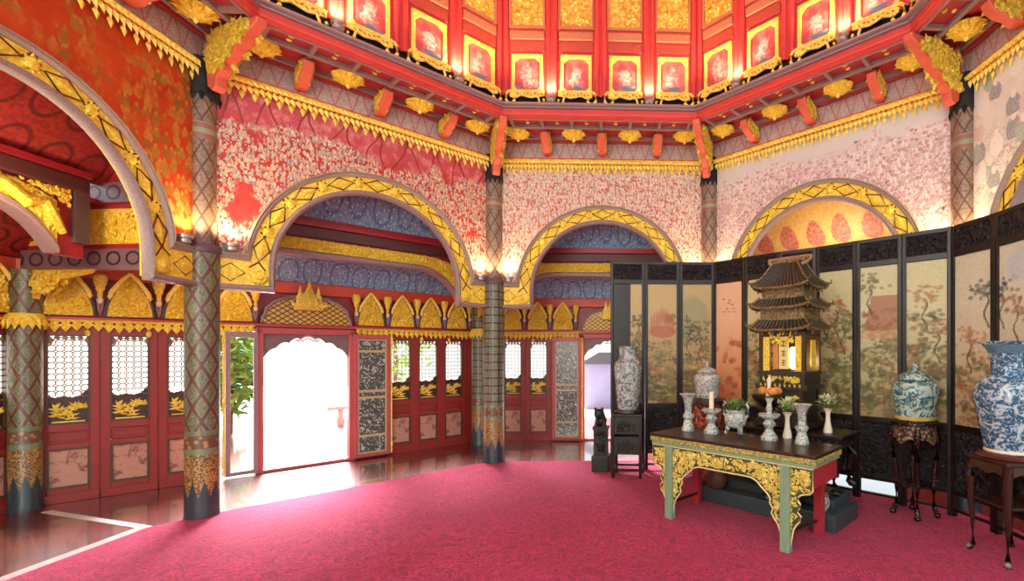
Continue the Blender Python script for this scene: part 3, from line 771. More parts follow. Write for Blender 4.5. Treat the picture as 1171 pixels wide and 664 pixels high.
for s in SIDES:
    for j, u in enumerate((-0.71, 0.71)):
        t = scroll_board() if sb0 is None else copy_tree(sb0); sb0 = sb0 or t
        t.location = fpt(s, u, 3.372, 5.382); t.rotation_euler = (0, 0, frot(s))
        tag(t, '%s gilt scroll board under the drum over the %s, counting clockwise' % (ORD[j], WALLNAME[s]), 'ornament', 'gilt scroll boards at the foot of the drum')
        l = copy_tree(proto_up); l.location = fpt(s, u, 3.34, 5.377)
        tag(l, '%s uplight on the drum ledge over the %s, clockwise' % (ORD[j], WALLNAME[s]), 'lamp', 'uplights on the drum ledge')
        a = rad(SIDES[s])
        lamp_light(fpt(s, u, 3.31, 5.52), 48, 0.04, rot=(PI + 0.1 * sin(a), -0.1 * cos(a), 0), name='drum_beam')

# lotus bosses
def lotus():
    t = empty('hanging_lotus'); b = MB()
    n, rn = 64, 6; vs, fs = [], []
    for j in range(rn + 1):
        q = j / rn
        for i in range(n):
            a = 2 * PI * i / n; sc = 0.80 + 0.20 * abs(cos(4 * a)) ** 0.6
            r = 0.185 * q * (1 + (sc - 1) * q); vs.append((r * cos(a), r * sin(a), -0.03 - 0.10 * (1 - q ** 2.2) - 0.012 * abs(cos(4 * a)) * q))
    for j in range(rn):
        for i in range(n): fs.append((j * n + i, j * n + (i + 1) % n, (j + 1) * n + (i + 1) % n, (j + 1) * n + i))
    b.add(vs, fs)
    for m_, (r0, k, L) in enumerate(((0.15, 8, 0.08), (0.07, 8, 0.07))):
        for i in range(k):
            a = 2 * PI * (i + 0.5 * m_) / k; b.leaf((r0 * 0.6 * cos(a), r0 * 0.6 * sin(a), -0.125 + 0.3 * r0), (cos(a), sin(a), 0.1), (-sin(a), cos(a), 0), L + 0.03, 0.03, 0.02)
    b.build('petals', 'gold', t)
    MB().lathe([(0.05, 0.0), (0.05, -0.03), (0.03, -0.04)], 12).build('stem', 'gold', t)
    MB().ball((0, 0, -0.145), (0.026, 0.026, 0.035), 10, 6).build('bud', 'gold_light', t)
    return t
lo0 = None
for s in SIDES:
    us = (-1.30, -0.44, 0.44, 1.30)
    for j, u in enumerate(us):
        if s == 'west' and j < 2 or s == 'east' and j > 1: continue
        t = lotus() if lo0 is None else copy_tree(lo0); lo0 = lo0 or t
        t.location = fpt(s, u, 3.93, ZS + 0.0)
        tag(t, '%s gilded lotus boss under the eaves over the %s, clockwise' % (ORD[j], WALLNAME[s]), 'ornament', 'gilded lotus bosses under the eaves')

# carved eave brackets
def bracket(prof, th, name, n_leaf, seed):
    """prof: outline (reach towards the hall, height). Local -y reaches inwards."""
    t = empty(name)
    def solid(pts, x0, x1):
        n = len(pts); vs = [(x0, -r, z) for r, z in pts] + [(x1, -r, z) for r, z in pts]
        return vs, [tuple(range(n)), tuple(reversed(range(n, 2 * n)))] + [(i, (i + 1) % n, (i + 1) % n + n, i + n) for i in range(n)]
    b = MB(); b.add(*solid(prof, -th / 2, th / 2)); b.build('red_edge', 'coral', t, 25, bevel=th * 0.12)
    from mathutils.geometry import intersect_point_line
    def inside(r, z):
        c = False; n = len(prof)
        for i in range(n):
            (x1, y1), (x2, y2) = prof[i], prof[i - 1]
            if (y1 > z) != (y2 > z) and r < (x2 - x1) * (z - y1) / (y2 - y1) + x1: c = not c
        return c
    rs = [p[0] for p in prof]; zs = [p[1] for p in prof]
    g = MB(); rng = random.Random(seed)
    sc = max(rs) - min(rs)
    for sd in (-1, 1):
        k = tr = 0
        while k < n_leaf and tr < 4000:
            tr += 1
            r, z = rng.uniform(min(rs), max(rs)), rng.uniform(min(zs), max(zs)); mg = 0.1 * sc
            if not (inside(r - mg, z) and inside(r + mg, z) and inside(r, z - mg) and inside(r, z + mg * 0.6)): continue
            a = rng.uniform(0, 2 * PI)
            x = sd * (th / 2 - 0.004)
            if k % 3: g.leaf((x, -r, z), (sd * 0.15, cos(a), sin(a)), (0, -sin(a), cos(a)), sc * 0.19, sc * 0.06, sc * 0.05)
            else: g.ball((x, -r, z), (sc * 0.05, sc * 0.09, sc * 0.09), 8, 5)
            k += 1
    g.build('gilt_carving', 'gold_olive', t)
    return t
big = [(-0.02, 5.0), (0.02, 4.62), (0.10, 4.56), (0.17, 4.60), (0.17, 4.70), (0.26, 4.76), (0.27, 4.84), (0.38, 4.86), (0.46, 4.93), (0.58, 4.97), (0.66, 5.06), (0.80, 5.12), (0.82, 5.20), (0.78, 5.235), (0.45, 5.235), (0.20, 5.20), (0.02, 5.15)]
big = [(0.165 + r, min(z, 5.185)) for r, z in big]
bk0 = None
for deg, nm in ((157.5, 'between the orange and red murals'), (112.5, 'above the slim square lattice column'), (67.5, 'between the cream and pink murals'), (22.5, 'between the pink and white murals')):
    t = bracket(big, 0.11, 'dragon_bracket', 110, 5) if bk0 is None else copy_tree(bk0); bk0 = bk0 or t
    p = corner(deg, AP); t.location = (p.x, p.y, 0); t.rotation_euler = (0, 0, rad(deg - 90))
    tag(t, 'large gilded corbel with a red edge at the corner ' + nm, 'bracket', 'large gilded corner corbels')
small = [(0.0, 4.93), (0.05, 4.90), (0.11, 4.93), (0.16, 5.00), (0.25, 5.03), (0.31, 5.09), (0.34, 5.16), (0.31, 5.235), (0.0, 5.235)]
small = [(r * 1.2 + 0.05, min(5.186, max(4.95, z))) for r, z in small]
bs0 = None
for s in SIDES:
    for j, u in enumerate((-0.88, 0, 0.88)):
        if s == 'west' and j == 0 or s == 'east' and j == 2: continue
        t = bracket(small, 0.115, 'eave_bracket', 46, 9) if bs0 is None else copy_tree(bs0); bs0 = bs0 or t
        if s in ('west', 'east') and False: pass
        p = fpt(s, u, AP); t.location = (p.x, p.y, 0); t.rotation_euler = (0, 0, frot(s))
        tag(t, '%s red and gold eave bracket on the %s frieze, counting clockwise' % (ORD[j], WALLNAME[s]), 'bracket', 'small eave brackets along the frieze')
# ------------------------------------------------------------------ outer walk: walls, windows, doors, gables
AO = {'west': 6.61, 'northwest': 6.15, 'north': 6.15, 'northeast': 6.15, 'east': 6.15}
def window_unit(seed):
    """one folding leaf 0.5 m wide: stiles, pierced lattice, gilt relief, painted lower panel; front face at y=0, room side is -y"""
    t = empty('window_unit'); w = 0.25
    f = MB()
    for s in (-1, 1): f.b2(s * 0.168 if s > 0 else -w, w if s > 0 else -0.168, -0.02, 0.05, 0.0, 2.1)
    for z0, z1 in ((0.0, 0.17), (0.64, 0.70), (0.84, 0.93), (1.99, 2.1)): f.b2(-0.168, 0.168, -0.02, 0.05, z0, z1)
    f.b2(-0.168, 0.168, 0.0, 0.04, 0.70, 0.84)
    f.b2(-0.15, 0.15, -0.012, 0.0, 0.73, 0.81)
    f.b2(-0.25, 0.25, -0.05, 0.05, 0.0, 0.10)
    f.build('frame', 'red_wall', t, 0, bevel=0.006)
    bd = MB()
    bd.strip([(-0.175, 0.165), (0.175, 0.165), (0.175, 0.645), (-0.175, 0.645)], [(-0.15, 0.19), (0.15, 0.19), (0.15, 0.62), (-0.15, 0.62)], -0.025, 0.03, closed=True)
    bd.strip([(-0.175, 0.925), (0.175, 0.925), (0.175, 2.0), (-0.175, 2.0)], [(-0.155, 0.945), (0.155, 0.945), (0.155, 1.98), (-0.155, 1.98)], -0.025, 0.03, closed=True)
    bd.build('dark_border', plain('dark_olive_border', S(84, 58, 38), 0.4, 0, 0.3, 40), t, 0)
    MB().b2(-0.16, 0.16, 0.0, 0.02, 0.18, 0.63).build('painted_panel', 'lower_panel', t, 0)
    lt = MB()
    r = 0.036
    for i in range(5):
        for j in range(11):
            cx, cz = -0.132 + i * 0.066, 1.29 + j * 0.068
            lt.tube([(cx + r * cos(a), 0.01, cz + r * sin(a)) for a in [2 * PI * q / 10 for q in range(10)]], 0.0062, 4, True)
    # scalloped silhouettes at head and foot of the pierced field
    for i in range(6): lt.leaf((-0.15 + i * 0.06, 0.01, 1.99), (0.1, 0, -1), (1, 0, 0), 0.13 if i in (0, 5) else 0.06, 0.035, 0.006)
    lt.build('pierced_lattice', plain('brown_gold_lattice', S(150, 118, 70), 0.4, 0.1, 0.3, 30), t, 30)
    gp = MB().prism([(-0.16, 0.94), (0.16, 0.94), (0.16, 1.36), (0.1, 1.28), (0.03, 1.25), (-0.05, 1.27), (-0.12, 1.25), (-0.16, 1.3)], 0.012, 0.022)
    gp.build('dark_ground', plain('brown_relief_ground', S(70, 40, 26), 0.4, 0, 0.3, 30), t, 0)
    rl = MB(); rng = random.Random(seed)
    for k in range(16):
        x, z = rng.uniform(-0.12, 0.12), rng.uniform(0.96, 1.14)
        for q in range(5):
            a = rng.uniform(0.2, PI - 0.2); rl.leaf((x, 0.01, z), (cos(a), -0.25, sin(a)), (-sin(a), 0, cos(a)), rng.uniform(0.04, 0.085), 0.012, 0.012)
    rl.b2(-0.13, 0.13, 0.0, 0.02, 0.95, 0.965)
    rl.build('gilt_relief', 'gold_light', t)
    return t
def gable():
    """pointed gilt gable 0.5 m wide standing on the fringe rail"""
    t = empty('gilt_gable')
    out = [(-0.2, 0.0), (0.2, 0.0), (0.19, 0.1), (0.16, 0.22), (0.11, 0.33), (0.05, 0.44), (0.0, 0.52), (-0.05, 0.44), (-0.11, 0.33), (-0.16, 0.22), (-0.19, 0.1)]
    MB().prism(out, 0.0, 0.03).build('ground', 'gold_deep', t, 0)
    def ins(x, z): return 0.01 < z < 0.5 and abs(x) < 0.19 * (1 - max(0, z - 0.05) / 0.5) ** 0.75
    MB().carve(ins, -0.19, 0.19, 0.01, 0.5, 0.0, 95, 0.07, 0.02, 0.02, random.Random(4)).build('carving', 'gold', t)
    bb = MB()
    for s in (-1, 1):
        p = [(s * 0.178, 0.285), (s * 0.184, 0.25), (s * 0.176, 0.225), (s * 0.17, 0.25), (s * 0.16, 0.30), (s * 0.12, 0.37), (s * 0.06, 0.47), (0.0, 0.545)]
        bb.tube([(x, -0.015, z) for x, z in p], [0.016, 0.02, 0.022, 0.022, 0.026, 0.026, 0.024, 0.016], 8)
    bb.build('bargeboard', 'gold_light', t)
    mv = MB()
    for s in (-1, 1):
        o_ = [(s * 0.215, 0.0), (s * 0.205, 0.10), (s * 0.175, 0.22), (s * 0.125, 0.34), (s * 0.06, 0.46), (0.0, 0.55)]
        mv.tube([(x, 0.0, z) for x, z in o_], 0.018, 6)
    mv.build('mauve_border', 'mauve_dark', t)
    return t
def urn():
    t = empty('gilt_urn_pendant')
    MB().lathe([(0.012, 0.23), (0.024, 0.26), (0.022, 0.31), (0.04, 0.34), (0.04, 0.37), (0.05, 0.39), (0.062, 0.44), (0.062, 0.5), (0.045, 0.52)], 14).build('urn', 'gold', t)
    MB().ball((0, -0.015, 0.20), (0.028, 0.028, 0.04), 10, 6).build('bulb', plain('pale_glass_bulb', S(226, 206, 180), 0.25, 0, 0.1), t)
    v = MB()
    v.tube([(0.022, 0.0, 0.24), (0.012, 0.0, 0.10), (0, 0, 0.02), (-0.012, 0.0, 0.10), (-0.022, 0.0, 0.24)], 0.012, 6)
    v.build('forked_rib', 'mauve', t)
    return t
W0 = window_unit(11); G0 = gable(); U0 = urn(); used = {'w': 0, 'g': 0, 'u': 0}
wn = [0]
def put(proto, key, side, u, z, ap):
    t = proto if used[key] == 0 else copy_tree(proto); used[key] += 1
    t.location = fpt(side, u, ap, z); t.rotation_euler = (0, 0, frot(side)); return t
def fringe_strip(w, u0, u1, ap):
    f = MB(); n = max(2, int((u1 - u0) / 0.085))
    f.tube([(u0, ap - 0.05, 2.165), (u1, ap - 0.05, 2.165)], 0.018, 6)
    for i in range(n):
        x = u0 + (i + 0.5) * (u1 - u0) / n; dp = 0.045 + 0.045 * abs(sin(i * PI / 6))
        f.leaf((x, ap - 0.05, 2.17), (0, -0.1, -1), (1, 0, 0), dp + 0.06, 0.05, 0.02)
        f.ball((x, ap - 0.05, 2.14), (0.035, 0.018, 0.02), 6, 4)
        if i % 6 == 0: f.ball((x, ap - 0.05, 2.02), (0.028, 0.028, 0.045), 8, 5)
    f.build('gilt_fringe', 'gold', w)
DN = [0]
def door(side, d0, d1, ap, lab):
    DN[0] += 1; c = (d0 + d1) / 2; h = (d1 - d0) / 2
    t = empty('door_%d' % DN[0], fpt(side, c, ap), frot(side)); tag(t, lab, 'doorway', kind='structure')
    fr = MB()
    for s in (-1, 1): fr.b2(s * h - 0.045, s * h + 0.045, -0.06, 0.08, 0, 2.14)
    fr.b2(-h - 0.04, h + 0.04, -0.06, 0.08, 2.06, 2.15); fr.b2(-h, h, -0.05, 0.08, 0.0, 0.05)
    fr.build('frame', 'red_post', t, 0, bevel=0.01)
    # scalloped board closing the head of the opening
    sc = []; N = 7
    for i in range(N):
        x = -1 + 2 * i / N; xn = -1 + 2 * (i + 1) / N
        env = lambda q: 1.70 + 0.33 * (1 - abs(q)) ** 0.55
        for k in range(7):
            q = x + (xn - x) * k / 7; base = env(x) + (env(xn) - env(x)) * k / 7
            sc.append((q * (h - 0.04), base - 0.015 + 0.04 * sin(PI * k / 7)))
    sc.append((h - 0.04, 1.685))
    MB().strip(sc, [(x, 2.07) for x, z in sc], 0.0, 0.02).build('scalloped_board', plain('mauve_brown_board', S(128, 104, 104), 0.5, 0, 0.25, 14), t, 0)
    cr = MB()
    for s in (-1, 1): cr.tube([(0.0, -0.01, 2.05), (s * 0.05, -0.01, 2.03), (s * 0.10, -0.01, 1.985), (s * 0.16, -0.01, 1.975), (s * 0.13, -0.01, 1.955), (s * 0.06, -0.01, 1.965), (0, -0.01, 2.01)], 0.012, 6)
    cr.build('apex_scroll', plain('pink_scroll', S(206, 160, 150), 0.5), t)
    return t
def leaf_door(par, x0, x1, glass):
    """a side leaf beside the opening, in door-local x"""
    t = empty('leaf', (0, 0, 0)); t.parent = par
    f = MB()
    f.strip([(x0, 0.03), (x1, 0.03), (x1, 2.08), (x0, 2.08)], [(x0 + 0.055, 0.085), (x1 - 0.055, 0.085), (x1 - 0.055, 2.0), (x0 + 0.055, 2.0)], -0.09, -0.03, closed=True)
    f.build('leaf_frame', 'mauve' if glass else 'red_post', t, 0, bevel=0.006)
    a, b = x0 + 0.05, x1 - 0.05
    if glass: MB().b2(a, b, -0.062, -0.058, 0.08, 2.01).build('glass_pane', 'glass', t, 0)
    else:
        MB().b2(a, b, -0.065, -0.055, 0.08, 2.01).build('lacquer_panel', 'lacquer', t, 0)
        r = MB()
        for z in (0.38, 1.02, 1.13, 1.80): r.b2(a, b, -0.075, -0.05, z - 0.02, z + 0.02)
        for xx in (a + 0.012, b - 0.012): r.b2(xx - 0.015, xx + 0.015, -0.075, -0.05, 0.08, 2.01)
        r.b2(a, b, -0.075, -0.05, 0.08, 0.11); r.b2(a, b, -0.075, -0.05, 1.98, 2.01)
        r.build('leaf_rails', plain('pale_gold_rail', S(196, 176, 130), 0.4, 0, 0.2, 20), t, 0)
    hg = MB()
    hx = x0 - 0.02 if glass else x1 + 0.02
    hg.tube([(hx, -0.09, 0.05), (hx, -0.09, 2.08)], 0.014, 8)
    for z in (0.2, 1.1, 1.95): hg.ball((hx, -0.1, z), (0.022, 0.022, 0.05), 8, 6)
    hg.build('hinge_rod', 'gold_light', t)
def outer_wall(side, u0, u1, dr, wins, seg):
    ap = AO[side]; rz = frot(side)
    w = MB().b2(u0, u1, ap, ap + 0.12, 2.1, 3.15)
    xs = [u0]
    opens = sorted([(c - 0.25, c + 0.25) for c in wins] + ([dr] if dr else []) + seg)
    for a, b in opens: xs += [a, b]
    xs.append(u1)
    for a, b in zip(xs[::2], xs[1::2]):
        if b - a > 0.004: w.b2(a, b, ap - 0.01, ap + 0.12, 0, 2.1)
    o = w.build('wall_outer_' + side, 'red_wall', smooth=0, rz=rz)
    tag(o, 'outer red panelled wall of the walk behind the arch in the ' + WALLNAME[side], 'wall', kind='structure')
    MB().b2(u0, u1, ap - 0.06, ap, 2.68, 2.86).build('red_beam', 'red_orange', o, 0, bevel=0.015)
    MB().b2(u0, u1, ap - 0.04, ap, 2.17, 2.21).build('red_ledge', 'red', o, 0)
    segs = [(u0, u1)] if not dr else [(u0, dr[0] - 0.06), (dr[1] + 0.06, u1)]
    for a, b in segs: fringe_strip(o, a, b, ap)
    return o
# northwest: three leaves each side of a wide doorway, glazed leaf and lacquer leaf folded beside it
outer_wall('northwest', -3.2, 2.55, (-0.97, 0.25), [-2.79, -2.28, -1.77, 1.03, 1.52, 2.01], [(-1.45, -0.97)])
d = door('northwest', -0.97, 0.25, 6.15, 'wide open doorway with a scalloped head in the wall behind the red crowd mural')
leaf_door(d, -1.0, -0.63, True); leaf_door(d, 0.63, 1.19, False)
outer_wall('north', -2.55, 2.55, (-0.48, 0.74), [-2.36, -1.87, -1.36], [])
d = door('north', -0.48, 0.74, 6.15, 'open doorway with a scalloped head behind the screen, in the wall behind the cream mural')
leaf_door(d, -1.2, -0.63, False)
outer_wall('west', -3.1, 2.10, None, [0.83, 1.34, 1.85], [])
outer_wall('northeast', -2.55, 2.55, (-0.6, 0.6), [], [])
def winlab(side, i): return '%s red lattice window in the outer wall behind the %s, clockwise' % (['first', 'second', 'third', 'fourth', 'fifth', 'sixth'][i], WALLNAME[side])
for side, us in (('northwest', [-2.79, -2.28, -1.77, 1.03, 1.52, 2.01]), ('north', [-2.36, -1.87, -1.36]), ('west', [0.83, 1.34, 1.85])):
    for i, u in enumerate(us):
        t = put(W0, 'w', side, u, 0, AO[side]); wn[0] += 1; t.name = 'window_%d' % wn[0]
        tag(t, winlab(side, i), 'window', kind='structure')
NTH = ['first', 'second', 'third', 'fourth', 'fifth', 'sixth', 'seventh', 'eighth', 'ninth', 'tenth']
for side, gs, us_ in (('northwest', [-2.79, -2.28, -1.77, -1.26, 0.52, 1.03, 1.53, 2.03], [-2.535, -2.025, -1.515, -1.03, 0.29, 0.775, 1.28, 1.78, 2.28]),
                      ('north', [-2.36, -1.87, -1.36, -0.86], [-2.1, -1.615, -1.11, -0.60]), ('west', [0.83, 1.34, 1.85], [1.085, 1.595])):
    for i, u in enumerate(gs):
        t = put(G0, 'g', side, u, 2.232, AO[side] - 0.1)
        tag(t, '%s gilt pointed gable above the windows behind the %s, clockwise' % (NTH[i], WALLNAME[side]), 'ornament', 'gilt gables above the lattice windows')
    for i, u in enumerate(us_):
        t = put(U0, 'u', side, u, 2.215, AO[side] - 0.125)
        tag(t, '%s gilt urn with bulb between gables behind the %s, clockwise' % (NTH[i], WALLNAME[side]), 'ornament', 'gilt urns between the gables')
# broad diaper panels with a gilt crown over the doorways
def overdoor(side, c, h, lab, lab2):
    ap = AO[side]; t = empty('overdoor_panel', fpt(side, c, ap - 0.09, 2.215), frot(side))
    pts = [(-h, 0), (h, 0), (h, 0.08), (h - 0.04, 0.14), (h - 0.05, 0.22), (h - 0.16, 0.33), (h - 0.32, 0.40), (0, 0.46), (-h + 0.32, 0.40), (-h + 0.16, 0.33), (-h + 0.05, 0.22), (-h + 0.04, 0.14), (-h, 0.08)]
    MB().prism(pts, 0.0, 0.03).build('diaper_panel', 'diaper', t, 0)
    MB().tube([(x, -0.005, z) for x, z in pts[1:] + pts[:1]], 0.025, 8).build('mauve_border', 'mauve', t)
    tag(t, lab, 'ornament', 'diaper panels over the doorways')
    k = empty('gilt_crown', (0, -0.045, 0.22)); k.parent = t; b = MB()
    b.lathe([(0.20, 0.0), (0.21, 0.03), (0.19, 0.05), (0.17, 0.1), (0.15, 0.14), (0.16, 0.16), (0.10, 0.22), (0.07, 0.27), (0.05, 0.30), (0.03, 0.36), (0.012, 0.44), (0.002, 0.5)], 20, M_=Matrix.Diagonal((1, 0.3, 1, 1)))
    b.build('crown_body', 'gold', k)
    sp = MB()
    for s in (-1, 1): sp.lathe([(0.06, 0.08), (0.05, 0.14), (0.05, 0.2), (0.03, 0.24), (0.02, 0.3), (0.004, 0.37)], 12, (s * 0.12, 0, 0), Matrix.Diagonal((1, 0.4, 1, 1)))
    sp.build('side_spires', 'gold_light', k)
    lf = MB()
    for i in range(9):
        a = PI * (i + 0.5) / 9; lf.leaf((0.16 * cos(a), -0.03, 0.03), (cos(a), -0.2, 0.8), (1, 0, 0), 0.12, 0.035, 0.02)
    lf.build('crown_leaves', 'gold_light', k)
overdoor('northwest', -0.37, 0.58, 'gold diaper panel with a spired crown over the wide doorway behind the red mural', 'gilt spired crown over the wide doorway behind the red crowd mural')
overdoor('north', 0.12, 0.6, 'gold diaper panel with a spired crown over the doorway beside the screen', 'gilt spired crown over the doorway beside the end of the screen')

# outer corner columns, radial beams, middle arches and vaults of the walk
def outer_col(p, lab, mat, r):
    t = empty('outer_column', p)
    MB().lathe([(r + 0.01, 0.0), (r + 0.01, 0.04), (r, 0.06), (r, 2.72)], 28).build('shaft', mat, t, 40)
    g = MB().lathe([(r, 2.1), (r + 0.02, 2.13), (r + 0.02, 2.2), (r, 2.23)], 28)
    for k in range(16):
        a = 2 * PI * k / 16; g.leaf(((r + 0.01) * cos(a), (r + 0.01) * sin(a), 2.2), (0.15 * cos(a), 0.15 * sin(a), -1), (-sin(a), cos(a), 0), 0.16, 0.04, 0.02)
    g.build('gilt_collar', 'gold', t)
    tag(t, lab, 'column', kind='thing')
oc1 = Vector((-6.47, 2.08, 0)); oc2 = Vector((-2.43, 5.80, 0))
outer_col(oc1, 'outer column with lozenges between lattice windows, beyond the first column', 'column', 0.13)
outer_col(oc2, 'outer column between lattice windows, beyond the slim square lattice column', 'column_square', 0.15)
def radial(a, b, idx, lab, gold=True):
    a, b = Vector(a), Vector(b); L = (b - a).length; ang = math.atan2(b.y - a.y, b.x - a.x)
    t = empty('trim_%d' % idx, a, ang); tag(t, lab, 'beam', kind='structure')
    def bar(z0, z1, th, nm, mat):
        m = MB(); m.strip([(0, z0), (L, z0)], [(0, z1), (L, z1)], -th / 2, th / 2); return m.build(nm, mat, t, 0)
    bar(2.72, 2.93, 0.16, 'lower_beam', 'beam'); bar(3.44, 3.66, 0.16, 'upper_beam', 'beam')
    bar(2.93, 3.44, 0.05, 'red_ground', 'red_dark')
    g = MB().strip([(0.02, 2.99), (L - 0.02, 2.99)], [(0.02, 3.38), (L - 0.02, 3.38)], -0.045, 0.045)
    for f in (-1, 1): g.carve(lambda x, z: 0.05 < x < L - 0.05 and 3.0 < z < 3.37, 0.05, L - 0.05, 3.0, 3.37, f * 0.045, 120, 0.09, 0.03, 0.03, random.Random(8), f)
    g.build('gilt_frieze', 'gold', t)
    sp = MB(); P = [(L, 2.72), (L, 2.2), (L - 0.1, 2.45), (L - 0.3, 2.6), (L - 0.75, 2.68), (L - 0.8, 2.72)]
    sp.prism(P, -0.03, 0.03)
    for f in (-1, 1): sp.carve(lambda x, z: z > 2.45 and z < 2.71 and L - x < 0.1 + (z - 2.3) * 1.2, L - 0.7, L, 2.3, 2.72, f * 0.03, 60, 0.1, 0.03, 0.02, random.Random(2), f)
    sp.build('gilt_spandrel', 'gold', t)
    bar(3.66, 4.6, 0.08, 'upper_board', 'red_dark')
radial(corner(157.5, AP + 0.2), oc1 + Vector((0.05, 0, 0)), 5, 'mauve cross beams with a gilt frieze from the first column to its outer column')
radial(corner(112.5, AP + 0.2), oc2, 6, 'mauve cross beams with a gilt frieze behind the slim square lattice column')
def mid_arch(side, ap, idx, lab, h, u0, D, zt, post=None):
    rz = frot(side); h2 = ap * math.tan(PI / 8) - 0.04 if post is None else h + 0.12
    def drop(u): q = min(1, max(0, abs(u) - u0) / (h - u0)); return 1 - math.sqrt(max(0, 1 - q * q))
    low = lambda u: zt - D * drop(u)
    top = lambda u: zt + 0.24 - 0.30 * drop(u) * D
    cut = 2.78 if post is not None else 2.62
    he = max(q * h / 200 for q in range(201) if low(q * h / 200) >= cut)
    us = [-he + 2 * he * i / 60 for i in range(61)]
    o = MB().strip([(u, low(u) + 0.05) for u in us], [(u, 4.3) for u in us], ap, ap + 0.06)
    for s_ in (-1, 1): o.b2(min(s_ * he, s_ * h2), max(s_ * he, s_ * h2), ap, ap + 0.06, cut, 4.3)
    o = o.build('trim_%d' % idx, 'red_dark', smooth=0, rz=rz)
    tag(o, lab, 'beam', kind='structure')
    MB().strip([(u, low(u)) for u in us], [(u, low(u) + 0.065) for u in us], ap - 0.06, ap + 0.12).build('grey_moulding', 'mauve', o, 25, bevel=0.012)
    g = MB().strip([(u, low(u) + 0.08) for u in us], [(u, top(u)) for u in us], ap - 0.025, ap)
    g.carve(lambda x, z: abs(x) < he and low(x) + 0.09 < z < top(x), -he, he, zt - D, zt + 0.24, ap - 0.025, 420, 0.09, 0.028, 0.022, random.Random(6))
    g.build('gilt_frieze', 'gold', o)
    if post is not None:
        for s_ in (1,):
            pb = MB().b2(s_ * h + 0.0, s_ * h + 0.14, ap - 0.05, ap + 0.07, post, 3.6); pb.build('dark_post', 'mauve_dark', o, 0)
            d = MB().carve(lambda x, z: h - 0.75 < x < h - 0.02 and top(x) + 0.02 < z < 3.46, h - 0.8, h, 2.6, 3.46, ap - 0.02, 90, 0.09, 0.025, 0.02, random.Random(16))
            d.tube([(h - 0.85, ap - 0.03, 3.42), (h - 0.6, ap - 0.05, 3.36), (h - 0.42, ap - 0.06, 3.22), (h - 0.28, ap - 0.05, 3.28), (h - 0.22, ap - 0.05, 3.16), (h - 0.1, ap - 0.04, 3.0)], [0.03, 0.05, 0.06, 0.05, 0.06, 0.03], 8)
            d.build('gilt_dragon', 'gold', o)
    MB().b2(-h2, h2, ap - 0.06, ap + 0.1, zt + 0.26, zt + 0.42).build('dark_beam', plain('dark_brown_red_beam', S(92, 50, 48), 0.5, 0, 0.2, 20), o, 0, bevel=0.02)
    MB().b2(-h2, h2, ap - 0.09, ap + 0.1, zt + 0.42, zt + 0.48).build('red_lip', 'red_dark', o, 0)
mid_arch('west', 5.4, 7, 'low basket arch beam with gilt dragon in the red vaulted walk behind the orange mural', 1.55, 0.8, 1.0, 3.2, 2.93)
mid_arch('northwest', 5.2, 8, 'low basket arch beam with gilt frieze in the blue vaulted walk behind the red mural', 1.72, 0.95, 0.87, 3.13)
mid_arch('north', 5.2, 9, 'low basket arch beam with gilt frieze in the blue vaulted walk behind the cream mural', 1.72, 0.95, 0.87, 3.16)
k8 = math.tan(PI / 8)
def vault(side, am, mat, lo_mat, lab):
    rz = frot(side); ao = AO[side]
    def sheet(pr):
        m = MB(); vs = []; n = len(pr)
        for ap, z in pr: vs += [(-ap * k8 * 1.01, ap, z), (ap * k8 * 1.01, ap, z)]
        for ap, z in reversed(pr): vs += [(-ap * k8 * 1.01, ap, z + 0.05), (ap * k8 * 1.01, ap, z + 0.05)]
        N = len(vs) // 2
        m.add(vs, [(2 * i, 2 * i + 1, 2 * ((i + 1) % N) + 1, 2 * ((i + 1) % N)) for i in range(N)]); return m
    up = [(AP + 0.2, 4.55), (AP + 0.4, 4.5), (AP + 0.7, 4.2), (am - 0.05, 3.75), (am + 0.05, 3.62)]
    o = sheet(up).build('ceiling_walk_' + side, mat, smooth=60, rz=rz); tag(o, lab, 'ceiling', kind='structure')
    q = [(am + 0.06, 3.42 if side != 'northeast' else 3.6), (am + 0.3, 3.42), (am + 0.55, 3.33), (am + 0.75, 3.15), (ao - 0.03, 2.86)]
    sheet(q).build('lower_vault', lo_mat, o, 60)
vault('west', 5.4, 'ceil_red', 'ceil_red', 'red patterned ceiling of the walk behind the orange mural')
vault('northwest', 5.2, 'ceil_blue', 'ceil_blue', 'dark blue patterned ceiling of the walk behind the red mural')
vault('north', 5.2, 'ceil_blue', 'ceil_blue', 'dark blue patterned ceiling of the walk behind the cream mural')
vault('northeast', 5.2, 'ceil_yellow', 'ceil_yellow', 'yellow ceiling with pink medallions behind the pink mural arch')

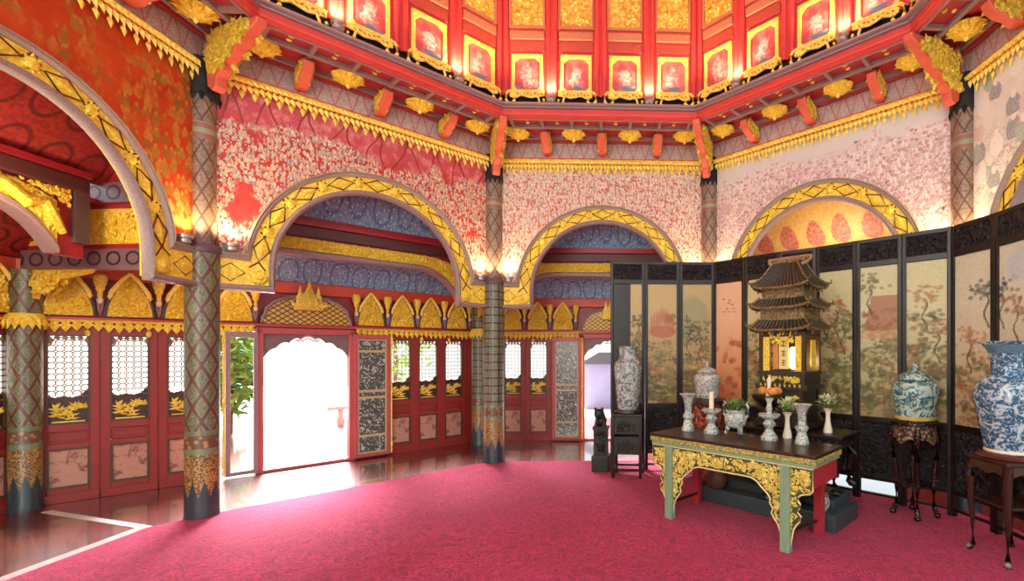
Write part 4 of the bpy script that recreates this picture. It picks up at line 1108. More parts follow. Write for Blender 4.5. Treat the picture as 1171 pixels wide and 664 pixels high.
# ------------------------------------------------------------------ the folding screen
POSTS = [(0.14, 3.64), (0.66, 3.66), (1.19, 3.67), (1.72, 3.66), (2.09, 3.25), (2.47, 2.87), (2.85, 2.56), (3.20, 2.19), (3.56, 1.83), (3.90, 1.47), (3.98, 0.95), (3.98, 0.43), (3.98, -0.09)]
HS = 3.14
def paint(i, nx, nz, w, h):
    """colours of one silk panel: cream sky, hills, tree crowns, trunks, roofs"""
    rng = random.Random(100 + i)
    warm = [0.9, 0.8, 0.6, 1.6, 1.2, 0.5, 0.2, 0.3, 0.25, 0.2, 0.0, 0.0][i]
    base = np.array(S(184, 166, 110)[:3] if i < 3 else S(198, 198, 150)[:3] if i < 9 else S(206, 208, 180)[:3]) * (1 - min(1, warm) * 0.3) + np.array(S(214, 176, 116)[:3]) * min(1, warm) * 0.3
    if i in (3,): base = np.array(S(232, 190, 150)[:3])
    Z, X = np.meshgrid((np.arange(nz) + 0.5) / nz * h, (np.arange(nx) + 0.5) / nx * w, indexing='ij')
    img = np.tile(base, (nz, nx, 1)).astype(float)
    low = np.clip(1.15 - Z / (h * 0.62), 0, 1)[..., None]
    tint = np.array(S(126, 92, 46)[:3] if i < 3 else S(146, 124, 68)[:3] if i < 9 else S(186, 150, 112)[:3])
    if i == 3: tint = np.array(S(206, 116, 52)[:3])
    img = img * (1 - low * 0.75) + tint * low * 0.75
    def blot(cx, cz, rx, rz, col, soft=0.5, k=1.0):
        d = ((X - cx) / rx) ** 2 + ((Z - cz) / rz) ** 2
        m = (np.clip((1 - d) / soft, 0, 1) * k)[..., None]; img[:] = img * (1 - m) + np.array(col[:3]) * m
    greens = [S(112, 108, 62), S(92, 90, 50), S(134, 122, 70), S(78, 80, 48)]; rusts = [S(158, 98, 60), S(140, 84, 54), S(170, 118, 74)]
    if i == 2: blot(w * 0.35, h * 0.70, w * 0.62, h * 0.22, S(150, 150, 108), 0.4, 0.8)
    if i == 3:
        for k in range(26): blot(rng.uniform(0, w), rng.uniform(0, h * 0.55), rng.uniform(0.03, 0.1), rng.uniform(0.02, 0.08), rng.choice([S(190, 84, 36), S(150, 74, 34), S(226, 150, 80)]), 0.6, 0.6)
        for k in range(9): blot(w * 0.5 + rng.uniform(-0.1, 0.1), h * 0.82 + rng.uniform(-0.12, 0.08), 0.035, 0.012, S(126, 90, 84), 0.5, 0.7)
        return img
    nb = 90 if i < 9 else 36
    for k in range(nb):
        z = abs(rng.gauss(0, 0.30 if i < 5 else 0.36)) * h if i < 9 else rng.uniform(0, 0.42) * h
        if z > h * 0.72: continue
        c = rng.choice(greens + (rusts if rng.random() < (0.35 if i < 9 else 0.7) else []))
        for q in range(8): blot(rng.gauss(0, 0.045) + (k * 0.618 % 1) * w, z + rng.gauss(0, 0.03), rng.uniform(0.018, 0.045), rng.uniform(0.014, 0.035), c, 0.9, 0.72)
    for k in range(16): blot(rng.uniform(0, w), rng.uniform(0, 0.5) * h, rng.uniform(0.02, 0.06), rng.uniform(0.015, 0.04), S(196, 176, 116), 0.6, 0.5)
    def tree(cx, cz, col, s=1.0, trunk=S(84, 60, 44)):
        for t in range(14): blot(cx + 0.02 * sin(t * 0.6) * s, cz - t * 0.02 * s, 0.011 * s, 0.016, trunk, 0.4, 0.9)
        for q in range(34): blot(cx + rng.gauss(0, 0.075) * s, cz + rng.gauss(0.04, 0.05) * s, rng.uniform(0.016, 0.036) * s, rng.uniform(0.012, 0.024) * s, tuple(k_ * rng.uniform(0.75, 1.2) for k_ in col[:3]), 0.8, 0.7)
    roof = {1: (0.55, 0.55), 7: (0.64, 0.95), 10: (0.45, 0.5)}.get(i)
    if i == 1:
        for q in range(9): blot(w * (0.5 + 0.09 * (q - 4)), h * (0.66 + 0.07 * (1 - abs(q - 4) / 4)), 0.02, 0.17, S(170, 82, 62), 0.6, 0.75)
        blot(w * 0.5, h * 0.60, w * 0.5, 0.10, S(176, 90, 66), 0.3, 0.8)
    if i == 7:
        m = (Z > h * 0.57) & (Z < h * 0.80) & (X > w * 0.1 + (Z - h * 0.57) * 0.2); img[m] = img[m] * 0.25 + np.array(S(158, 84, 56)[:3]) * 0.75
        m2 = (Z > h * 0.52) & (Z < h * 0.57); img[m2] = img[m2] * 0.4 + np.array(S(196, 150, 110)[:3]) * 0.6
    tr = {0: [(0.6, 0.66, S(70, 76, 50))], 2: [(0.6, 0.52, S(96, 70, 46)), (0.2, 0.58, S(70, 72, 46))], 5: [(0.4, 0.62, S(110, 104, 60))], 6: [(0.5, 0.72, S(160, 108, 66)), (0.7, 0.6, S(104, 110, 62))], 7: [(0.25, 0.86, S(112, 112, 64))], 8: [(0.45, 0.76, S(166, 122, 66)), (0.75, 0.55, S(150, 110, 70))], 9: [(0.85, 0.75, S(72, 74, 78)), (0.4, 0.5, S(176, 120, 76))], 10: [(0.06, 0.74, S(72, 74, 80)), (0.45, 0.66, S(150, 110, 80))], 11: [(0.5, 0.5, S(150, 120, 80))]}.get(i, [])
    for a, b, c in tr: tree(w * a, h * b, c, 1.25)
    if i == 10: blot(w * 0.55, h * 0.88, w * 0.42, h * 0.10, S(186, 196, 204), 0.6, 0.8)
    return img
scr = empty('folding_screen', (2.0, 2.9, 0.0165)); tag(scr, 'tall dark wooden folding screen with painted landscape panels, standing behind the altar', 'screen')
for i in range(12):
    a, b = Vector((*POSTS[i], 0)), Vector((*POSTS[i + 1], 0)); d = b - a; L = d.length; ang = math.atan2(d.y, d.x)
    e = empty('screen_panel', a - Vector((2.0, 2.9, 0)), ang); e.parent = scr
    f = MB()
    for x in (0.0, L): f.b2(x - 0.022 + (0.024 if x == 0 else -0.024), x + 0.022 + (0.024 if x == 0 else -0.024), -0.03, 0.03, 0.0, HS)
    for z0, z1 in ((HS - 0.05, HS), (HS - 0.34, HS - 0.27), (0.93, 1.0), (0.24, 0.29)): f.b2(0.03, L - 0.03, -0.025, 0.025, z0, z1)
    f.b2(0.03, L - 0.03, -0.02, 0.02, 0.06, 0.09)
    x0 = 0.045 if i else 0.30
    if i == 0: f.b2(0.045, 0.30, -0.02, 0.02, 1.0, HS - 0.34)
    f.build('frame', 'dark_wood', e, 0, bevel=0.006)
    c = MB().b2(0.04, L - 0.04, -0.012, 0.012, HS - 0.28, HS - 0.04)
    c.carve(lambda x, z: 0.06 < x < L - 0.06 and HS - 0.26 < z < HS - 0.06, 0.06, L - 0.06, HS - 0.26, HS - 0.06, -0.012, 34, 0.09, 0.02, 0.014, random.Random(i))
    c.build('carved_crest', 'carved_dark', e)
    c = MB().b2(0.04, L - 0.04, -0.012, 0.012, 0.28, 0.95)
    c.carve(lambda x, z: 0.07 < x < L - 0.07 and 0.33 < z < 0.9, 0.06, L - 0.06, 0.33, 0.9, -0.012, 60, 0.1, 0.02, 0.01, random.Random(i + 50))
    c.build('carved_skirt', 'carved_dark', e)
    w, h = L - 0.04 - x0, HS - 0.34 - 1.0 + 0.02; nx, nz = max(10, int(w / 0.0125)), int(h / 0.0125)
    img = paint(i, nx, nz, w, h)
    m = MB()
    vs = [(x0 + w * q / nx, -0.008, 0.99 + h * p / nz) for p in range(nz + 1) for q in range(nx + 1)]
    fs = [(p * (nx + 1) + q, p * (nx + 1) + q + 1, (p + 1) * (nx + 1) + q + 1, (p + 1) * (nx + 1) + q) for p in range(nz) for q in range(nx)]
    m.add(vs, fs); back = [(x0, 0.008, 0.99), (x0 + w, 0.008, 0.99), (x0 + w, 0.008, 0.99 + h), (x0, 0.008, 0.99 + h)]
    m.add(back, [(0, 3, 2, 1)])
    me = m.mesh('painting', M['screen_paint'], 0)
    att = me.color_attributes.new('paint', 'FLOAT_COLOR', 'CORNER')
    cols = np.ones((len(me.loops), 4), dtype=np.float32)
    cols[:nx * nz * 4, :3] = np.repeat(img.reshape(-1, 3), 4, axis=0); cols[nx * nz * 4:, :3] = (0.02, 0.015, 0.012)
    att.data.foreach_set('color', cols.ravel())
    o = bpy.data.objects.new('painting', me); C.objects.link(o); o.parent = e

# ------------------------------------------------------------------ altar table
TC = Vector((1.51, 1.28, 0.016)); TA = rad(-43.5)
def tloc(x, y, z=0.0):
    return TC + Vector((x * cos(TA) - y * sin(TA), x * sin(TA) + y * cos(TA), z))
tb = empty('altar_table', TC, TA); tag(tb, 'green and gold carved altar table with a brown top holding vases', 'table')
MB().b2(-0.93, 0.93, -0.33, 0.34, 0.855, 0.885).build('tabletop', 'brown_wood', tb, 0, bevel=0.006)
r = MB()
for (z0, z1, o_) in ((0.80, 0.856, 0.0), ):
    r.b2(-0.925, 0.925, -0.325, -0.29, z0, z1); r.b2(-0.925, -0.89, -0.29, 0.33, z0, z1); r.b2(0.89, 0.925, -0.29, 0.33, z0, z1); r.b2(-0.89, 0.89, 0.30, 0.33, z0, z1)
r.build('gilt_edge', gold_mat('yellow_green_edge', S(214, 196, 96), S(140, 134, 66), 40, 0.6, 0.0), tb, 0, bevel=0.01)
r = MB()
r.b2(-0.905, 0.905, -0.312, -0.28, 0.765, 0.80); r.b2(0.872, 0.905, -0.28, 0.32, 0.765, 0.80); r.b2(-0.905, -0.872, -0.28, 0.32, 0.765, 0.80)
r.build('green_rail', 'green_paint', tb, 0, bevel=0.004)
for s in (-1, 1): MB().b2(s * 0.87 - 0.01, s * 0.87 + 0.01, -0.27, 0.32, 0.58, 0.765).build('red_side_apron', 'red_side', tb, 0)
half = []
# apron outline: wide wing beside the leg, scalloped tongues down both sides of the leg, shallow arch between the legs
def apron_pts():
    R = [(0.895, 0.765), (0.895, 0.575), (0.865, 0.545), (0.80, 0.53), (0.765, 0.505), (0.76, 0.47), (0.785, 0.44), (0.775, 0.40), (0.755, 0.37), (0.79, 0.335), (0.78, 0.29), (0.745, 0.25), (0.72, 0.20), (0.705, 0.12), (0.69, 0.05), (0.68, 0.02)]
    In = [(0.625, 0.02), (0.61, 0.08), (0.60, 0.15), (0.575, 0.22), (0.535, 0.27), (0.51, 0.31), (0.525, 0.35), (0.495, 0.40), (0.50, 0.44), (0.47, 0.48), (0.42, 0.52), (0.36, 0.575), (0.30, 0.60)]
    right = R + In
    return right + [(-x, z) for x, z in reversed(right)]
ap_ = apron_pts()
def inpoly(x, z, P=ap_):
    c = False
    for i in range(len(P)):
        (x1, y1), (x2, y2) = P[i], P[i - 1]
        if (y1 > z) != (y2 > z) and x < (x2 - x1) * (z - y1) / (y2 - y1) + x1: c = not c
    return c
MB().prism(ap_, -0.305, -0.285).build('apron', plain('dark_green_ground', S(66, 74, 44), 0.5, 0, 0.2), tb, 0)
cv = MB().carve(lambda x, z: all(inpoly(x + dx, z + dz) for dx, dz in ((0.015, 0), (-0.015, 0), (0, 0.015), (0, -0.015))), -0.9, 0.9, 0.03, 0.765, -0.305, 1000, 0.05, 0.0105, 0.012, random.Random(21))
rng = random.Random(5); k = 0
while k < 60:
    x, z = rng.uniform(-0.88, 0.88), rng.uniform(0.1, 0.74)
    if not (inpoly(x - 0.03, z) and inpoly(x + 0.03, z) and inpoly(x, z - 0.03)): continue
    for q in range(6):
        a = 2 * PI * q / 6; cv.leaf((x, -0.308, z), (cos(a), -0.35, sin(a)), (-sin(a), 0, cos(a)), 0.04, 0.014, 0.012)
    cv.ball((x, -0.315, z), (0.012, 0.012, 0.012), 8, 5); k += 1
cv.build('gilt_carving', gold_mat('pale_greenish_gilding', S(240, 224, 132), S(206, 178, 76), 26, 0.3, 0.0), tb)
MB().tube([(x, -0.306, z) for x, z in ap_], 0.008, 6, True).build('gilt_rim', plain('pale_gold_rim', S(226, 206, 140), 0.4, 0.1, 0.1), tb)
for s in (-1, 1):
    l = MB().b2(s * 0.653 - 0.045, s * 0.653 + 0.045, -0.345, -0.275, 0, 0.765)
    for q in (-0.02, 0.02): l.b2(s * 0.653 + q - 0.008, s * 0.653 + q + 0.008, -0.35, -0.345, 0.0, 0.76)
    o = l.build('leg', 'green_paint', tb, 0, bevel=0.006)
    o = MB().b2(s * 0.72 - 0.045, s * 0.72 + 0.045, 0.26, 0.33, 0, 0.80).build('leg', 'red_side', tb, 0, bevel=0.006); o['label'] = 'red back leg'
    MB().tube([(s * 0.66, -0.28, 0.16), (s * 0.70, 0.26, 0.13)], 0.018, 8).build('side_stretcher', 'brown_wood', tb)

# ------------------------------------------------------------------ porcelain on the table
def on_table(px, py):  # small fix of a place on the table top
    return (px, py, 0.016 + 0.885 + 0.0005)
ZT = 0.9015
def gu_vase(loc, lab, s=1.0):
    t = empty('trumpet_vase', loc)
    P = [(0.062, 0.0), (0.066, 0.015), (0.058, 0.04), (0.045, 0.085), (0.038, 0.115), (0.052, 0.125), (0.052, 0.165), (0.036, 0.175), (0.034, 0.215), (0.038, 0.27), (0.055, 0.325), (0.088, 0.36), (0.092, 0.365), (0.084, 0.362), (0.045, 0.32), (0.03, 0.26)]
    MB().lathe([(r * s, z * s) for r, z in P], 28).build('body', 'blue_white_fine', t, 50)
    k = MB()
    for q in range(5):
        a = 2 * PI * q / 5; k.ball((0.052 * s * cos(a), 0.052 * s * sin(a), 0.145 * s), (0.012, 0.012, 0.018), 8, 5)
    k.build('knops', 'grey_white', t); tag(t, lab, 'vase'); return t
gu_vase((1.06, 1.80, ZT), 'porcelain trumpet vase at the table end beside the lidded white jar', 1.14)
gu_vase((2.05, 0.965, ZT), 'porcelain trumpet vase at the table corner beside the red side apron', 1.06)
def candlestick(loc, lab, candle):
    t = empty('candlestick', loc)
    P = [(0.075, 0.0), (0.08, 0.015), (0.072, 0.035), (0.045, 0.075), (0.032, 0.10), (0.034, 0.115), (0.055, 0.13), (0.062, 0.15), (0.045, 0.165), (0.04, 0.185), (0.085, 0.205), (0.1, 0.225), (0.1, 0.235), (0.085, 0.226), (0.03, 0.215), (0.022, 0.25), (0.03, 0.29), (0.022, 0.31), (0.02, 0.34), (0.04, 0.375), (0.04, 0.38), (0.015, 0.378)]
    if candle: P = P[:16] + [(0.026, 0.25)]
    MB().lathe([(r * 1.1, z * 1.12) for r, z in P], 28).build('stick', 'blue_white_fine', t, 50)
    if candle:
        MB().lathe([(0.026, 0.26), (0.026, 0.45), (0.022, 0.455), (0.003, 0.457)], 18).build('candle', 'candle', t)
    tag(t, lab, 'candlestick'); return t
candlestick((1.29, 1.61, ZT), 'porcelain candlestick with a thick ivory candle before the lidded jar', True)
candlestick((1.80, 1.19, ZT), 'porcelain candlestick with a wide drip dish, in front of the pagoda shrine', False)
def foliage_ball(par, c, r, n, mat, nm='foliage', seed=1):
    b = MB(); rng = random.Random(seed)
    for k in range(n):
        a, t = rng.uniform(0, 2 * PI), rng.uniform(0.0, 1.3); d = Vector((cos(a) * cos(t), sin(a) * cos(t), sin(t) * 0.8 + 0.1))
        p = Vector(c) + d * r * rng.uniform(0.3, 0.85)
        b.leaf(p, d + Vector((rng.uniform(-.5, .5), rng.uniform(-.5, .5), rng.uniform(-.3, .5))), (-sin(a), cos(a), rng.uniform(-.4, .4)), r * 0.42, r * 0.11, r * 0.03)
    return b.build(nm, mat, par)
def censer(loc):
    t = empty('censer', loc); t.scale = (1.1, 1.1, 1.1)
    MB().lathe([(0.03, 0.055), (0.07, 0.06), (0.098, 0.085), (0.11, 0.13), (0.104, 0.175), (0.09, 0.205), (0.102, 0.225), (0.102, 0.235), (0.092, 0.235), (0.086, 0.21), (0.07, 0.2)], 30).build('bowl', 'blue_white_fine', t, 50)
    for q in range(3):
        a = 2 * PI * q / 3 - 1.2
        MB().tube([(0.06 * cos(a), 0.06 * sin(a), 0.085), (0.082 * cos(a), 0.082 * sin(a), 0.04), (0.088 * cos(a), 0.088 * sin(a), 0.012), (0.095 * cos(a), 0.095 * sin(a), 0.0)], [0.03, 0.022, 0.018, 0.024], 10).build('foot', 'grey_white', t)
    for s in (-1, 1):
        a = TA; x = cos(a) * s; y = sin(a) * s
        MB().tube([(x * 0.1, y * 0.1, 0.15), (x * 0.135, y * 0.135, 0.19), (x * 0.14, y * 0.14, 0.26), (x * 0.115, y * 0.115, 0.30), (x * 0.13, y * 0.13, 0.315)], 0.013, 8).build('handle', 'grey_white', t)
    foliage_ball(t, (0, 0, 0.22), 0.13, 130, 'leaf', 'greenery')
    tag(t, 'three footed porcelain censer with upright handles, filled with greenery', 'censer')
censer((1.53, 1.50, ZT + 0.014))
def bud_vase(loc, lab, seed):
    t = empty('flower_vase', loc); t.scale = (1.1, 1.1, 1.12)
    MB().lathe([(0.042, 0.0), (0.045, 0.01), (0.04, 0.04), (0.026, 0.1), (0.02, 0.16), (0.024, 0.2), (0.045, 0.235), (0.04, 0.236), (0.015, 0.2)], 22).build('body', 'candle', t, 50)
    foliage_ball(t, (0, 0, 0.27), 0.12, 90, 'petal', 'blossom', seed); foliage_ball(t, (0, 0, 0.225), 0.12, 70, 'leaf', 'leaves', seed + 1)
    tag(t, lab, 'flower vase'); return t
bud_vase((2.02, 1.29, ZT), 'slim white flower vase on the altar table beside the corner trumpet vase', 3)

# ------------------------------------------------------------------ altar behind the table
SH = Vector((2.26, 1.98, 0.016)); SA = rad(-45)
def sloc(x, y, z=0.0): return SH + Vector((x * cos(SA) - y * sin(SA), x * sin(SA) + y * cos(SA), z))
pl = empty('altar_plinth', SH, SA); tag(pl, 'low slate blue stepped plinth under the altar behind the table', 'plinth')
MB().b2(-0.80, 0.80, -0.62, 0.02, 0.0, 0.17).build('lower_step', 'plinth_blue', pl, 0, bevel=0.015)
MB().b2(-0.70, 0.70, -0.42, 0.10, 0.17, 0.26).build('upper_step', 'plinth_blue', pl, 0, bevel=0.015)
ZP = 0.276
al = empty('altar_stand', sloc(0.07, 0, 0.278), SA); tag(al, 'dark carved altar stand with curled legs on the plinth, carrying the pagoda shrine', 'stand')
MB().b2(-0.62, 0.66, -0.26, 0.30, 0.565, 0.615).build('top', 'dark_wood', al, 0, bevel=0.012)
MB().b2(-0.56, 0.60, -0.22, 0.26, 0.46, 0.565).carve(lambda x, z: 0.47 < z < 0.56 and abs(x) < 0.55, -0.55, 0.57, 0.47, 0.56, -0.22, 60, 0.07, 0.016, 0.01).build('frieze', 'carved_dark', al)
for x in (-0.52, 0.56):
    for y in (-0.19, 0.23):
        MB().tube([(x, y, 0.5), (x * 1.04, y * 1.04, 0.36), (x * 0.96, y, 0.18), (x * 1.0, y, 0.06), (x * 1.06, y * 1.1, 0.02), (x * 1.06, y * 1.1, 0.001)], [0.05, 0.055, 0.04, 0.04, 0.05, 0.05], 10).build('leg', 'dark_wood', al)
MB().b2(-0.48, 0.52, -0.02, 0.04, 0.12, 0.48).build('back_board', 'brown_wood', al, 0)
ZA = 0.278 + 0.616 + 0.016
# pagoda shrine
pg = empty('pagoda_shrine', sloc(0, 0.06, ZA - 0.015), SA); tag(pg, 'dark and gold three roofed pagoda shrine standing on the altar before the screen', 'shrine')
Z0 = ZA
def zz(z): return z - Z0
b = MB()
for (w, z0, z1) in ((0.82, 0.016, 0.08), (0.68, 0.08, 0.20), (0.76, 0.20, 0.27), (0.60, 0.27, 0.45), (0.80, 0.45, 0.51), (0.70, 0.51, 0.62), (0.74, 0.62, 0.66)):
    b.b2(-w / 2, w / 2, -w / 2 * 0.78, w / 2 * 0.78, z0, z1)
for x in (-0.3, 0.3):
    for y in (-0.22, 0.22): b.tube([(x, y, 0.2), (x * 1.2, y * 1.2, 0.1), (x * 1.3, y * 1.3, 0.03), (x * 1.3, y * 1.3, 0.016)], 0.03, 8)
b.build('pedestal', plain('dark_bronze_wood', S(52, 40, 26), 0.35, 0.2, 0.4, 26, 0.4), pg, 0, bevel=0.008)
g = MB()
for f, off in ((0, 0.215), ):
    g.b2(-0.3, 0.3, -0.234, -0.228, 0.33, 0.345)
    for k in range(3): g.leaf((-0.2 + k * 0.2 - 0.06, -0.238, 0.36), (1, -0.05, 0), (0, 0, 1), 0.13, 0.03, 0.015)
for k in range(9): g.leaf((-0.3 + 0.075 * k, -0.315, 0.475), (0, -0.3, 1), (1, 0, 0), 0.05, 0.02, 0.01)
g.carve(lambda x, z: abs(x) < 0.3 and 0.52 < z < 0.61, -0.3, 0.3, 0.52, 0.61, -0.275, 40, 0.06, 0.014, 0.01)
g.build('pedestal_gilding', 'gold_olive', pg)
zb, ze = 0.66, 1.12
fr = MB()
for x in (-0.33, 0.33):
    for y in (-0.25, 0.25): fr.b2(x - 0.025, x + 0.025, y - 0.025, y + 0.025, zb, ze)
fr.b2(-0.33, 0.33, -0.26, 0.26, ze - 0.06, ze); fr.b2(-0.33, 0.33, 0.23, 0.25, zb, ze)
fr.build('frame_posts', plain('dark_shrine_wood', S(64, 46, 24), 0.4, 0.1, 0.3, 30), pg, 0)
gs = MB()
for x0, x1 in ((-0.30, -0.20), (0.20, 0.30)):
    gs.b2(x0, x1, -0.25, -0.235, zb, ze - 0.06).carve(lambda x, z, a=x0, c=x1: a + 0.01 < x < c - 0.01, x0, x1, zb + 0.02, ze - 0.09, -0.25, 40, 0.06, 0.016, 0.01, random.Random(int(x0 * 100) + 60))
gs.b2(0.33, 0.34, -0.02, 0.14, zb + 0.05, ze - 0.1)
gs.carve(lambda x, z: abs(x) < 0.2 and z > ze - 0.16, -0.2, 0.2, ze - 0.16, ze - 0.02, -0.25, 40, 0.07, 0.016, 0.01)
gs.build('gilt_screens', 'gold', pg)
tbm = MB()
tbm.b2(-0.075, 0.075, -0.20, -0.18, zb + 0.02, zb + 0.42); tbm.build('tablet', 'paper', pg, 0, bevel=0.005)
tx = MB(); rng = random.Random(2)
for k in range(3):
    zc = zb + 0.34 - k * 0.11
    for q in range(3): tx.b2(-0.035 + rng.uniform(-0.005, 0.01), 0.035, -0.203, -0.2, zc - q * 0.025 - 0.004, zc - q * 0.025 + 0.004)
    tx.b2(-0.004, 0.004, -0.203, -0.2, zc - 0.06, zc + 0.015)
tx.build('brush_writing', 'black', pg, 0)
MB().b2(-0.17, -0.10, -0.19, -0.17, zb + 0.02, zb + 0.36).build('side_tablet', 'orange', pg, 0)
lnt = MB().lathe([(0.03, zb + 0.02), (0.06, zb + 0.04), (0.062, zb + 0.26), (0.03, zb + 0.28)], 16, (0.14, -0.16, 0)); lnt.build('lit_lantern', 'lantern', pg)
def roof(z, R, h, up, inner, seg=10):
    """square curved roof: flared eaves with upturned corners"""
    m = MB(); vs = []; uv = []
    N = 4 * seg
    rings = [(inner + (1 - inner) * q, hh) for q, hh in ((1.0, 0.0), (0.82, 0.10), (0.62, 0.26), (0.42, 0.48), (0.22, 0.74), (0.06, 0.95), (0.0, 1.0))] + [(0.02, 1.0)]
    for q, hh in rings:
        for i in range(N + 1):
            e = (i % N) // seg; f = ((i % N) % seg) / seg * 2 - 1
            if i == N: e, f = 0, -1
            a = [(f, -1), (1, f), (-f, 1), (-1, -f)][e]
            lift = up * abs(f) ** 4 * (q ** 3)
            vs.append((a[0] * R * q, a[1] * R * q * 0.82, z + h * hh + lift)); uv.append((i / seg, q))
    W_ = N + 1
    fs = [(j * W_ + i, j * W_ + i + 1, (j + 1) * W_ + i + 1, (j + 1) * W_ + i) for j in range(len(rings) - 1) for i in range(N)]
    # underside
    b0 = len(vs)
    for q, dz in ((1.0, -0.02), (0.6, -0.015)):
        for i in range(W_): p = vs[i]; vs.append((p[0] * q, p[1] * q, p[2] * 1.0 + dz if q == 1 else z + dz)); uv.append((0, 0))
    fs += [(i, b0 + i, b0 + i + 1, i + 1) for i in range(N)] + [(b0 + i, b0 + W_ + i, b0 + W_ + i + 1, b0 + i + 1) for i in range(N)]
    m.add(vs, fs, uv); o = m.build('roof', 'tiles', pg, 50)
    rd = MB()
    for sx in (-1, 1):
        for sy in (-1, 1):
            P = [(sx * R * q, sy * R * q * 0.82, z + h * hh + up * q ** 3 + 0.008) for q, hh in rings[:-1]]
            P = [(sx * R * 1.07, sy * R * 1.07 * 0.82, z + up + 0.05), (sx * R * 1.08, sy * R * 0.885, z + up + 0.015)] + P
            rd.tube(P, 0.014, 6)
    E = [vs[i] for i in range(N)]; rd.tube([(x, y, zq - 0.012) for x, y, zq in E], 0.016, 5, True)
    for i in range(0, N, 2): rd.ball((vs[i][0] * 0.93, vs[i][1] * 0.93, vs[i][2] - 0.045), (0.014, 0.014, 0.022), 6, 4)
    rd.build('gilt_ridges', M['bronze'], o)
roof(1.145, 0.47, 0.105, 0.04, 0.74)
MB().b2(-0.34, 0.34, -0.27, 0.27, 1.24, 1.40).build('gold_tier', M['bronze'], pg, 0, bevel=0.01)
roof(1.405, 0.46, 0.095, 0.04, 0.74)
MB().b2(-0.32, 0.32, -0.25, 0.25, 1.49, 1.64).build('gold_tier', M['bronze'], pg, 0, bevel=0.01)
roof(1.635, 0.44, 0.29, 0.05, 0.42)
cr = MB(); R_ = 0.33
for k in range(18):
    a = PI + PI * k / 17; cr.ball((R_ * cos(a), 0, 1.99 + 0.09 * sin(a)), (0.025, 0.02, 0.025), 8, 5)
cr.tube([(R_ * cos(PI + PI * k / 17), 0, 1.99 + 0.095 * sin(PI + PI * k / 17)) for k in range(18)], 0.016, 6)
cr.tube([(-R_, 0, 2.0), (R_, 0, 2.0)], 0.018, 6)
cr.carve(lambda x, z: (x / R_) ** 2 + ((z - 2.0) / 0.09) ** 2 < 1 and z < 2.0, -R_, R_, 1.91, 2.0, 0.0, 40, 0.08, 0.02, 0.02)
cr.build('roof_crest', plain('pale_bronze', S(150, 120, 84), 0.4, 0.2, 0.3, 30), pg)
bud_vase(tuple(sloc(0.52, -0.10, 0)[:2]) + (ZA + 0.0005,), 'slim white flower vase on the altar stand beside the pagoda, apart from the table', 8)

pg.scale = (0.80, 0.78, 1)
# offerings between table and pagoda
of = empty('offering_tray', sloc(0.04, -0.52, 0.187), SA); tag(of, 'dark tiered offering tray with orange sweets and small lions before the pagoda', 'offering tray')
MB().lathe([(0.09, 0.0), (0.085, 0.03), (0.04, 0.08), (0.035, 0.6), (0.06, 0.98), (0.16, 1.06), (0.185, 1.10), (0.185, 1.12), (0.16, 1.11)], 24).build('pedestal_dish', 'dark_wood', of)
for k, (x, y) in enumerate(((-0.08, 0.02), (0.07, -0.06), (0.05, 0.08))):
    MB().ball((x, y, 1.16), (0.058, 0.058, 0.048), 12, 7).build('orange_sweet', 'orange', of)
MB().lathe([(0.04, 1.11), (0.025, 1.16), (0.018, 1.22), (0.03, 1.28), (0.01, 1.31), (0.002, 1.33)], 14).build('finial', 'candle', of)
def lion(loc, rz, lab, mat):
    t = empty('small_lion', loc, rz)
    b = MB(); b.b2(-0.05, 0.05, -0.04, 0.04, 0, 0.06); b.build('base', 'carved_dark', t, 0, bevel=0.006)
    b = MB(); b.ball((0, 0.01, 0.13), (0.045, 0.055, 0.075), 12, 8); b.ball((0, -0.035, 0.21), (0.045, 0.045, 0.045), 12, 8)
    for s in (-1, 1):
        b.tube([(s * 0.03, -0.03, 0.15), (s * 0.032, -0.05, 0.1), (s * 0.032, -0.055, 0.062)], [0.018, 0.014, 0.018], 8); b.ball((s * 0.028, -0.01, 0.25), (0.014, 0.01, 0.018), 8, 5)
    b.ball((0, -0.075, 0.2), (0.022, 0.02, 0.018), 8, 6); b.tube([(0, 0.06, 0.1), (0, 0.085, 0.16), (0, 0.07, 0.22)], [0.018, 0.022, 0.01], 8)
    b.build('body', mat, t, 60); tag(t, lab, 'figure'); return t
lion(tuple(sloc(-0.50, -0.20, 0)[:2]) + (ZA + 0.001,), SA, 'small grey lion figure on the altar at the side of the orange sweets', 'grey_white')
lion(tuple(sloc(0.36, -0.50, 0)[:2]) + (0.187,), SA, 'small figure on the plinth under the altar edge', 'terracotta')

